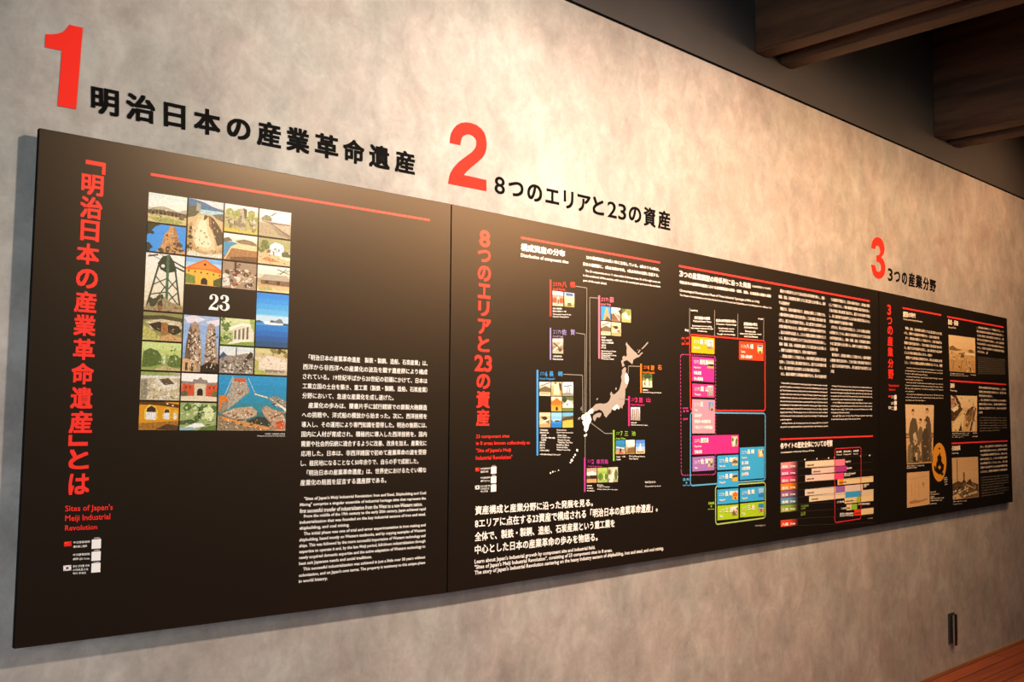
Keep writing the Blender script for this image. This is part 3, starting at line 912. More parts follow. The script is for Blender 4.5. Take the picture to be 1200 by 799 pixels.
ph(2, 2, '#a08a74', blobs('#d8cdbc', 9, 0, 0.05, 1, 0.95, 0.1, 1.1) + blobs('#5a4636', 9, 0.05, 0.05, 1, 0.9, 0.08, 1.1) + [
    ('#c9b49a', L_(0.2, 0.32, 0.9, 0.7, 0.06, 0.8)), ('#7a3f30', L_(0.3, 0.5, 0.62, 0.3, 0.06, 0.8)), ('#c2a684', L_(0.35, 0.95, 0.9, 0.4, 0.05, 0.8)), ('#4b3a2c', R(0.34, 0.0, 0.4, 0.4)), ('#a5674c', L_(0.3, 0.9, 0.5, 0.7, 0.09, 0.8)), ('#e8ddd0', [(0, 0.5), (0.16, 0.5), (0.24, 0.9), (0, 0.95)])] + specks(['#efe4d4', '#3f3026', '#b08c6c', '#77503c'], 46, 0.03, 0.05, 0.97, 0.95, 0.045),
   'photograph of timber and rubble close up')
ph(2, 4, ['#cfd6a2', '#c3cd94', '#c9c8a0', '#a9b87a', '#a5b46e', '#9aac5e'], blobs('#5f7a3a', 9, 0.0, 0.05, 0.28, 0.8, 0.09, 1.2) + [
    ('#efe9da', [(0.22, 0.36), (0.62, 0.16), (0.98, 0.2), (0.98, 0.3), (0.6, 0.26), (0.28, 0.46)], 0.12), ('#dcd4c0', [(0.36, 0.44), (0.62, 0.28), (0.98, 0.3), (0.98, 0.86), (0.36, 0.88)], 0.2)] +
   [('#6d6a56', [(0.4 + 0.12 * i, 0.46 - 0.05 * i), (0.46 + 0.12 * i, 0.43 - 0.05 * i), (0.46 + 0.12 * i, 0.76), (0.4 + 0.12 * i, 0.8)]) for i in range(4)] + [
    ('#e8e0cc', [(0.2, 0.98), (0.4, 0.82), (0.9, 0.74), (0.9, 0.82), (0.5, 0.92)], 0.15), ('#7f9a44', [(0.3, 1), (0.6, 0.88), (1, 0.84), (1, 1)], 0.4), ('#9cb062', [(0.84, 0), (1, 0), (1, 0.5), (0.9, 0.3)], 0.5)] + specks(['#e8ecc8', '#4e6630', '#8aa454'], 30, 0.0, 0.05, 0.3, 0.9, 0.035),
   'photograph of a white colonnaded house in greenery')
ph(2, 5, ['#cdd9de', '#d6dcdc', '#8f8a80', '#98918a', '#8b857c', '#807a70'], [
    ('#31506a', [(0, 0.36), (0.1, 0.2), (0.22, 0.34), (0, 0.48)]), ('#8d8378', [(0.04, 0.6), (0.3, 0.4), (0.5, 0.3), (0.8, 0.22), (0.98, 0.3), (1, 1), (0, 1)], 0.7), ('#3a2f2a', [(0.66, 0.66), (0.76, 0.4), (0.9, 0.16), (0.98, 0.22), (0.98, 0.34), (0.76, 0.6)]), ('#3b4046', L_(0.48, 0.02, 0.48, 0.34, 0.03))] + specks(['#e6dccc', '#3a342e', '#b4a898', '#6a6058'], 60, 0.08, 0.42, 0.97, 0.97, 0.035) +
   blobs('#c9c0b4', 14, 0.05, 0.5, 0.97, 0.96, 0.045, 1.1) + blobs('#4e4740', 12, 0.05, 0.5, 0.97, 0.96, 0.04, 1.1), 'photograph of a rubble slope with a chimney')
ph(2, 6, ['#1f8cc0', '#1b87b8', '#1f86a8', '#2b7f90', '#2f6c70', '#37605c'], [
    ('#9fb8c0', L_(0.2, 0.02, 0.08, 0.4, 0.014)), ('#a39a8c', [(0.2, 0.06), (0.38, 0.04), (0.42, 0.2), (0.45, 0.3), (0.34, 0.4), (0.24, 0.52), (0.14, 0.62), (0.12, 0.4)], 0.6), ('#c4593c', [(0.22, 0.05), (0.38, 0.05), (0.38, 0.12), (0.22, 0.12)], 0.5),
    ('#d0722c', [(0.01, 0.38), (0.1, 0.36), (0.15, 0.46), (0.06, 0.66), (0.01, 0.66)], 0.3), ('#8f7f6c', [(0.05, 0.5), (0.14, 0.46), (0.14, 0.62), (0.02, 0.7)], 0.5), ('#d8cdb6', L_(0.52, 0.33, 0.74, 0.4, 0.025)), ('#b7cfd6', L_(0.42, 0.04, 0.53, 0.33, 0.008)),
    ('#8b8378', [(0.7, 0.38), (0.85, 0.36), (1, 0.46), (1, 0.6), (0.86, 0.56)], 0.6), ('#e3dccd', [(0.74, 0.38), (0.8, 0.46), (0.96, 0.6), (1, 0.66), (1, 0.58), (0.85, 0.48)], 0.3),
    ('#b39a80', [(0.04, 0.7), (0.22, 0.6), (0.48, 0.56), (0.56, 0.64), (0.56, 0.72), (0.4, 0.8), (0.2, 0.78)], 0.6), ('#ad9177', [(0.62, 0.6), (0.7, 0.54), (0.8, 0.6), (0.95, 0.66), (1, 0.8), (1, 1), (0.7, 1), (0.78, 0.88), (0.68, 0.74)], 0.6),
    ('#2c3630', [(0.4, 0.84), (0.58, 0.74), (0.68, 0.76), (0.78, 0.88), (0.7, 0.93)]), ('#8a7a62', [(0, 0.72), (0.2, 0.78), (0.5, 0.86), (0.8, 0.94), (0.8, 1), (0, 1)], 0.6), ('#d08a48', [(0.02, 0.74), (0.2, 0.8), (0.6, 0.9), (0.76, 0.94), (0.74, 0.98), (0.4, 0.92), (0.1, 0.82)], 0.35),
    ('#c0542e', [(0.84, 0.84), (0.96, 0.8), (1, 0.94), (0.88, 0.98)], 0.4)] + specks(['#e9dcc4', '#5d5348', '#c4683c', '#cfc0a6', '#7a6e60'], 34, 0.24, 0.1, 0.36, 0.36, 0.016) + specks(['#e9dcc4', '#4f463c', '#d08040', '#cfc0a6'], 46, 0.08, 0.63, 0.5, 0.76, 0.017) + specks(['#ecdfc8', '#584c40', '#c85c34', '#b8a68c'], 44, 0.72, 0.62, 0.98, 0.96, 0.018) + specks(['#e4d4b8', '#5a4c3c', '#d89048'], 40, 0.04, 0.8, 0.66, 0.98, 0.016) + specks(['#e8e0d2', '#5c5650'], 16, 0.78, 0.4, 0.98, 0.54, 0.014), 'large aerial photograph of a harbour with blue water', 2, 2)
# fourth column
ph(3, 0, ['#f6f2ea', '#f0e9dc', '#d8ccb6', '#a39680', '#9a8d78', '#94866c'], [
    ('#84876a', [(0.06, 0.34), (0.2, 0.2), (0.34, 0.24), (0.44, 0.42), (0.1, 0.42)], 0.5), ('#f7f4ec', [(0.38, 0.42), (0.44, 0.18), (0.6, 0.1), (0.96, 0.06), (0.96, 0.46), (0.4, 0.44)], 0.08), ('#5a463a', [(0.34, 0.22), (0.5, 0.08), (0.56, 0.06), (0.42, 0.2)]),
    ('#8a7a68', [(0.04, 0.44), (0.98, 0.46), (0.98, 0.54), (0.3, 0.5)]), ('#bcae98', [(0.34, 0.54), (0.98, 0.5), (0.98, 0.86)], 0.3), ('#6e6254', L_(0.36, 0.5, 0.98, 0.92, 0.03)), ('#d9cdb8', L_(0.5, 0.88, 0.9, 1.0, 0.03)), ('#b0a284', [(0, 0.5), (0.3, 0.5), (0.7, 1), (0, 1)], 0.3), ('#b7b4a8', R(0.68, 0.1, 0.685, 0.46))],
   'photograph of a railway line beside a white wall')
ph(3, 1, ['#a9a778', '#a3a26c', '#b5a983', '#cdb78e', '#d9c096', '#d8bd90'], blobs('#6d7a44', 7, 0.02, 0.05, 0.32, 0.5, 0.1, 1.2) + [
    ('#f3f4f2', [(0.36, 0.26), (0.5, 0.12), (0.76, 0.2), (0.8, 0.34), (0.74, 0.66), (0.3, 0.6)], 0.08), ('#7e9aa8', R(0.48, 0.34, 0.56, 0.44)), ('#5f6a70', R(0.46, 0.52, 0.5, 0.64)), ('#5f6a70', R(0.62, 0.38, 0.66, 0.48)), ('#7d6650', [(0.28, 0.46), (0.4, 0.42), (0.36, 0.58), (0.26, 0.56)]),
    ('#5c6444', [(0.72, 0.5), (0.9, 0.44), (1, 0.56), (1, 0.66), (0.74, 0.66)], 0.5), ('#c88a5a', [(0.28, 0.7), (0.5, 0.8), (0.7, 0.86), (0.4, 0.9), (0.1, 0.82)], 0.4), ('#efdfbe', [(0.6, 0.68), (1, 0.66), (1, 0.8), (0.8, 0.8)], 0.2)] + specks(['#e8d8b0', '#4e5a34', '#a8a068', '#8c7048'], 36, 0.02, 0.05, 0.98, 0.98, 0.03),
   'photograph of a white house among trees')
ph(3, 2, ['#f3efe0', '#ede5d0', '#d9cdb4', '#b39a78', '#c7a87a', '#e3cf9e'], [
    ('#b3a995', [(0.1, 0.5), (0.2, 0.34), (0.9, 0.32), (1, 0.46), (1, 0.54), (0.06, 0.56)], 0.25), ('#7d6450', [(0.1, 0.56), (1, 0.54), (1, 0.74), (0.12, 0.72)], 0.35), ('#43352a', R(0.24, 0.58, 0.34, 0.68)), ('#43352a', R(0.6, 0.58, 0.7, 0.7)),
    ('#6d6a58', L_(0.6, 0.1, 0.98, 0.26, 0.03)), ('#6d6a58', L_(0.7, 0.3, 0.9, 0.06, 0.03)), ('#7a7764', L_(0.6, 0.3, 1.0, 0.12, 0.025)), ('#b5b276', [(0.02, 0.86), (0.4, 0.8), (0.5, 0.94), (0.1, 0.98)], 0.3), ('#d7b98a', [(0.4, 0.78), (1, 0.76), (1, 0.9), (0.6, 0.92)], 0.2)],
   'photograph of a low wooden house')
ph(3, 3, ['#2489e0', '#3196e4', '#45a4e8', '#5fb4ec', '#86c6ee', '#3a93d8', '#1f78c8', '#1c68b8', '#1d5a9c', '#245078'], [
    ('#bcd8ea', [(0, 0.42), (1, 0.42), (1, 0.54), (0, 0.54)], 0.1), ('#3d5a74', [(0, 0.52), (0.1, 0.51), (0.24, 0.54), (0, 0.56)]), ('#eef0ee', [(0.22, 0.55), (0.3, 0.52), (0.5, 0.53), (0.8, 0.54), (0.98, 0.57), (0.6, 0.585), (0.28, 0.58)], 0.15),
    ('#6f7f88', [(0.4, 0.54), (0.5, 0.5), (0.62, 0.5), (0.7, 0.46), (0.78, 0.47), (0.84, 0.52), (0.84, 0.55)], 0.6), ('#39444c', R(0.44, 0.5, 0.52, 0.54)), ('#31485c', [(0.84, 0.55), (1, 0.56), (1, 0.585), (0.84, 0.58)])],
   'photograph of an island in deep blue sea', 1, 2)
ph(3, 5, ['#c9c489', '#c3b48a', '#d2c2a8', '#dccdba', '#d5c6b2', '#b5a982'], blobs('#8c7c48', 6, 0.5, 0.02, 0.98, 0.24, 0.09, 1.0) + blobs('#4e4a2c', 4, 0.7, 0.02, 0.98, 0.3, 0.06, 1.2) + [
    ('#ded0c0', [(0.16, 0.5), (0.36, 0.26), (0.6, 0.3), (0.98, 0.48), (0.98, 0.78), (0.5, 0.82), (0.14, 0.72)], 0.3), ('#8a7f78', [(0.3, 0.8), (0.6, 0.8), (0.98, 0.84), (0.9, 0.9), (0.4, 0.9)]), ('#a7ad5a', [(0, 0.4), (0.12, 0.5), (0.1, 0.8), (0.4, 0.92), (0.3, 1), (0, 1)], 0.5)] + specks(['#f2e6d8', '#8a7c68', '#b8a890', '#7c8444'], 36, 0.1, 0.2, 0.97, 0.95, 0.03),
   'photograph of pale stone ruins')
# the "23" in the black gap of the grid, set in a fat-face serif
p = P()
for col, (x0, y0, x1, y1), pts_list in (
    (WHITE, (244.4, 344.6, 256.2, 363.2), [[(0.06, 0.30), (0.1, 0.14), (0.26, 0.03), (0.48, 0.0), (0.72, 0.03), (0.9, 0.13), (0.96, 0.27), (0.9, 0.42), (0.74, 0.54), (0.5, 0.66), (0.3, 0.8), (0.44, 0.79), (0.62, 0.84), (0.78, 0.86), (0.88, 0.8),
                                              (0.92, 0.66), (1.0, 0.66), (0.97, 0.86), (0.92, 1.0), (0.78, 1.0), (0.02, 1.0), (0.03, 0.92), (0.2, 0.74), (0.44, 0.56), (0.6, 0.42), (0.66, 0.27), (0.62, 0.13), (0.5, 0.06), (0.36, 0.07),
                                              (0.28, 0.13), (0.38, 0.2), (0.38, 0.3), (0.27, 0.36), (0.13, 0.36)]]),
    (WHITE, (256.9, 345.6, 269.3, 364.2), [[(0.08, 0.2), (0.14, 0.09), (0.3, 0.01), (0.52, 0.0), (0.76, 0.05), (0.88, 0.15), (0.88, 0.3), (0.78, 0.42), (0.62, 0.47), (0.84, 0.52), (0.98, 0.64), (0.98, 0.8), (0.84, 0.93), (0.58, 1.0), (0.3, 0.98), (0.1, 0.9),
                                              (0.0, 0.78), (0.04, 0.68), (0.16, 0.63), (0.29, 0.67), (0.33, 0.77), (0.26, 0.86), (0.36, 0.93), (0.5, 0.93), (0.64, 0.86), (0.68, 0.72), (0.62, 0.57), (0.46, 0.5), (0.3, 0.5), (0.3, 0.44), (0.44, 0.44),
                                              (0.56, 0.36), (0.6, 0.22), (0.54, 0.1), (0.42, 0.06), (0.3, 0.1), (0.36, 0.18), (0.33, 0.27), (0.21, 0.3), (0.1, 0.27)]])):
    q = wrect(x0, y0, x1, y1)
    for pts in pts_list:
        p.inq(q, pts, col, 1)
p.build('number_lettering', panel_a, 'white serif number 23')
k = K(245, 390, 6.15)
p = P()
p.text('写真提供：各構成資産の管理者', wquad(k(403, 723), k(546, 723), k(403, 733), k(546, 733)), WHITE, 0.0)
p.text('Photographs by courtesy of the owners of the sites', wquad(k(348, 737), k(546, 738), k(348, 749), k(546, 749)), WHITE, 0.0)
p.build('caption', panel_a)

p = P()
p.para([('「明治日本の産業革命遺産　製鉄・製鋼、造船、石炭産業」は、', 0.04, 1), '西洋から非西洋への産業化の波及を顕す遺産群により構成', 'されている。19世紀半ばから20世紀の初頭にかけて、日本は',
        '工業立国の土台を築き、重工業（製鉄・製鋼、造船、石炭産業）', ('分野において、急速な産業化を成し遂げた。', 0, 0.71), ('産業化の歩みは、蘭書片手に試行錯誤での鉄製大砲鋳造', 0.045, 1),
        'への挑戦や、洋式船の模倣から始まった。次に、西洋技術を', '導入し、その運用により専門知識を習得した。明治の後期には、', '国内に人材が育成され、積極的に導入した西洋技術を、国内',
        '需要や社会的伝統に適合するように改善、改良を加え、産業化に', '応用した。日本は、非西洋諸国で初めて産業革命の波を受容', ('し、植民地になることなく50年余りで、自らの手で成就した。', 0, 0.93),
        ('「明治日本の産業革命遺産」は、世界史におけるたぐい稀な', 0.045, 1), ('産業化の局面を証言する遺産群である。', 0, 0.66)],
       (355.2, 418.3), (500.8, 425.6), (351.8, 565.6), (499.2, 561.0), 0.60, WHITE, 0.012)
p.build('body_text', panel_a, 'white Japanese paragraphs')
p = P()
p.para([('"Sites of Japan\'s Meiji Industrial Revolution: Iron and Steel, Shipbuilding and Coal', 0.03, 1), 'Mining" comprise a singular ensemble of industrial heritage sites that represent the',
        ('first successful transfer of industrialization from the West to a non-Western nation.', 0, 0.97), ('From the middle of the 19th century to the early 20th century, Japan achieved rapid', 0.03, 1),
        'industrialization that was founded on the key industrial sectors of iron and steel,', ('shipbuilding, and coal mining.', 0, 0.37), ('The initial phase was one of trial and error experimentation in iron making and', 0.03, 1),
        'shipbuilding, based mostly on Western textbooks, and by copying examples of Western', 'ships. This was followed by the more successful importation of Western technology and',
        'expertise to operate it and, by the late Meiji period, full-blown industrialization through', 'newly acquired domestic expertise and the active adaptation of Western technology to', ('best suit Japanese needs and social traditions.', 0, 0.55),
        ('This successful industrialization was achieved in just a little over 50 years without', 0.03, 1), "colonization, and on Japan's own terms. The property is testimony to this unique phase", ('in world history.', 0, 0.21)],
       (351.4, 585.0), (498.9, 577.8), (350.0, 681.6), (498.0, 665.6), 0.72, WHITE, 0.018)
p.build('body_text', panel_a, 'white English paragraphs')

# ================================================================ middle board
k1, k2 = K(545, 265, 5.917), K(545, 380, 5.917)
p = P()
for c, kk, x0, y0, x1, y1 in [('8', k1, 98, 27, 173, 146), ('つ', k1, 87, 164, 177, 251), ('の', k1, 87, 274, 178, 381), ('エ', k1, 88, 399, 176, 502), ('リ', k1, 91, 519, 167, 623), ('ア', k1, 88, 644, 178, 749),
                              ('と', k2, 87, 84, 169, 191), ('23', k2, 65, 213, 186, 329), ('の', k2, 79, 344, 173, 448), ('資', k2, 77, 461, 171, 581), ('産', k2, 76, 589, 168, 706)]:
    a, b = kk(x0, y0), kk(x1, y1)
    p.text(c, wrect(a[0], a[1], b[0], b[1]), TITLE_RED, 0.03, 0, None, 3)
p.build('title_lettering', panel_b, 'red vertical Japanese title')
k = K(545, 495, 8.88)
p = P()
p.text('23 component sites', wmid(k(112, 150), k(460, 145), 5.6), TITLE_RED, 0.016)
p.text('in 8 areas known collectively as', wmid(k(112, 221), k(672, 213), 5.8), TITLE_RED, 0.016)
p.text('"Site of Japan\'s Meiji', wmid(k(112, 296), k(476, 289), 5.8), TITLE_RED, 0.016)
p.text('Industrial Revolution"', wmid(k(110, 367), k(490, 357), 5.2), TITLE_RED, 0.016)
p.build('subtitle_lettering', panel_b, 'red English subtitle')
language_notes(panel_b, [
    ('red', wquad(k(107, 471), k(150, 468), k(107, 510), k(150, 507)), [('中文语音说明', wmid(k(160, 482), k(258, 476), 2.4)), ('请扫描二维码', wmid(k(160, 514), k(240, 509), 2.4))], wquad(k(269, 461), k(326, 457), k(268, 535), k(325, 531)), wmid(k(281, 452), k(314, 450), 1.6)),
    (None, None, [('中文語音說明', wmid(k(160, 577), k(258, 571), 2.4)), ('請掃 QR Code', wmid(k(160, 610), k(258, 604), 2.4))], wquad(k(268, 562), k(325, 557), k(267, 632), k(324, 627)), wmid(k(281, 551), k(314, 549), 1.6)),
    ('white', wquad(k(104, 657), k(150, 653), k(104, 697), k(150, 693)), [('음성 안내를 위해', wmid(k(160, 664), k(258, 658), 2.4)), ('스마트폰으로', wmid(k(160, 692), k(250, 686), 2.4)), ('찍어 주세요', wmid(k(160, 719), k(238, 714), 2.4))], wquad(k(268, 648), k(324, 643), k(267, 722), k(323, 717)), wmid(k(281, 641), k(314, 639), 1.2))])
k = K(600, 270, 6.316)
rule(panel_b, k(65, 53), k(1096, 238), 2.6, 2.2)
p = P()
p.text('構成資産の分布', wquad(k(65, 93), k(392, 147), k(65, 150), k(392, 196)), WHITE, 0.032)
p.text('Distribution of component sites', wquad(k(65, 168), k(417, 222), k(65, 203), k(417, 253)), WHITE, 0.02)
p.build('section_heading', panel_b)
p = P()
p.text('23の構成資産は8県11市に立地している。8県のうち6県は、', wmid(k(548, 197), k(1090, 290), 4.2, 3.9), WHITE, 0.022)
p.text('日本の南西部に、1県は本州の中央、1県は本州の北部に位置する。', wmid(k(526, 247), k(1086, 334), 4.2, 3.9), WHITE, 0.022)
p.text('The 23 components are in 11 cities within 8 discrete areas. Six of the eight areas are', wmid(k(541, 300), k(1096, 385), 3.4, 3.2), WHITE, 0.018)
p.text('in the southwest of the country, with one in the central part and one in the northern', wmid(k(526, 333), k(1097, 418), 3.4, 3.2), WHITE, 0.018)
p.text('part of the main island.', wmid(k(526, 371), k(700, 396), 3.4, 3.2), WHITE, 0.018)
p.build('body_text', panel_b)

# map of Japan
k = K(670, 390, 7.264)
k4 = K(670, 480, 7.99)
km = K(540, 400, 4.44)
LAND, LIT = ink('#a2978c'), ink('#f6f2ea')
p = P()


MAP_PARTS = []


def land(pts, kk=k, mat=LAND, layer=0, name='island'):
    b = P()
    b.px([kk(*a) for a in pts], mat, layer)
    MAP_PARTS.append((b, 'highlighted_region' if layer else name))


land([(466, 76), (474, 96), (484, 104), (505, 130), (535, 160), (552, 172), (560, 188), (592, 186), (570, 206), (545, 214), (525, 228), (515, 268), (490, 246), (470, 232), (450, 238), (437, 250), (450, 278), (430, 290),
      (425, 262), (418, 240), (432, 228), (430, 205), (445, 193), (458, 205), (470, 190), (465, 160), (468, 125), (458, 96)])
for pts in ([(560, 168), (578, 142), (585, 146), (570, 172)], [(592, 135), (622, 103), (646, 76), (652, 84), (628, 112), (598, 142)], [(574, 182), (598, 164), (606, 170), (582, 192)], [(556, 150), (562, 140), (566, 146)]):
    land(pts)
land([(440, 300), (454, 290), (463, 305), (458, 330), (470, 345), (482, 370), (485, 400), (476, 440), (468, 462), (455, 478), (455, 520), (450, 570), (448, 600), (434, 622), (430, 645), (416, 634), (400, 655), (385, 640),
      (365, 660), (340, 652), (332, 676), (316, 690), (292, 722), (275, 702), (268, 680), (256, 664), (232, 652), (215, 662), (195, 664), (178, 688), (152, 690), (134, 676), (150, 655), (175, 635), (205, 605), (240, 600),
      (275, 603), (300, 595), (320, 575), (332, 540), (325, 515), (340, 498), (345, 522), (365, 522), (390, 500), (405, 480), (415, 445), (425, 400), (418, 378), (428, 345), (426, 320)])
land([(180, 708), (200, 690), (225, 680), (252, 682), (250, 700), (235, 722), (215, 715), (195, 754), (182, 738)])
land([(370, 470), (380, 462), (382, 480), (372, 488)])
land([(208, 566), (218, 552), (224, 562), (212, 574)])
land([(76, 640), (88, 624), (94, 640), (80, 660)], mat=LIT)
land([(50, 735), (66, 716), (74, 724), (60, 746)], mat=LIT)
land([(90, 62), (98, 48), (118, 42), (128, 26), (160, 22), (168, 40), (185, 92), (176, 118), (162, 140), (152, 188), (132, 212), (120, 200), (112, 188), (118, 160), (106, 140), (98, 112), (110, 100), (92, 88)], k4, LIT)
land([(112, 236), (128, 230), (140, 222), (144, 236), (126, 256), (114, 250)], k4, LIT)
land([(455, 350), (470, 345), (482, 372), (485, 400), (476, 434), (462, 436), (452, 410), (450, 375)], mat=LIT, layer=1)
land([(345, 640), (365, 622), (385, 608), (400, 626), (398, 650), (385, 640), (366, 660), (346, 652)], mat=LIT, layer=1)
land([(134, 676), (150, 655), (168, 642), (182, 652), (176, 680), (152, 690)], mat=LIT, layer=1)
for a in ((605, 566, 6), (594, 590, 5), (586, 602, 4), (577, 618, 7), (570, 630, 4), (508, 670, 3), (478, 678, 4), (466, 684, 4), (490, 676, 2)):
    land([(a[0] + a[2] * math.cos(t), a[1] + a[2] * 1.3 * math.sin(t)) for t in (0.2, 1.1, 2.3, 3.2, 4.1, 5.3)], km, LIT)
for pts, kk in (([(408, 378), (418, 374), (414, 398), (404, 402)], K(620, 420, 6.66)), ([(380, 476), (398, 458), (402, 466), (388, 484)], K(620, 420, 6.66))):
    land(pts, kk, LIT)
main = max(range(len(MAP_PARTS)), key=lambda i: len(MAP_PARTS[i][0].v))
japan = MAP_PARTS[main][0].build('japan_map', panel_b, 'pale map of the Japanese islands')
for i, (b, nm) in enumerate(MAP_PARTS):
    if i != main:
        b.build(nm, japan)

# leader lines
LEAD = ink('#8c867a')
k3 = K(620, 310, 6.656)
ka = K(620, 420, 6.66)
for pts in ([k3(360, 168), k3(450, 182), (686.6, 494)], [k3(362, 532), k3(435, 543), (685.0, 486)], [k3(538, 262), k3(472, 256), (691.2, 479)], [ka(268, 123), ka(416, 130), (682.8, 484)],
            [k(582, 286), k(482, 282), k(478, 352)], [k(482, 566), k(400, 560)], [k4(384, 222), k4(310, 222), k4(180, 124)], [k4(123, 452), k4(124, 252)]):
    p = P()
    p.path(pts, 0.0028, LEAD, 1)
    p.build('leader_line', panel_b)

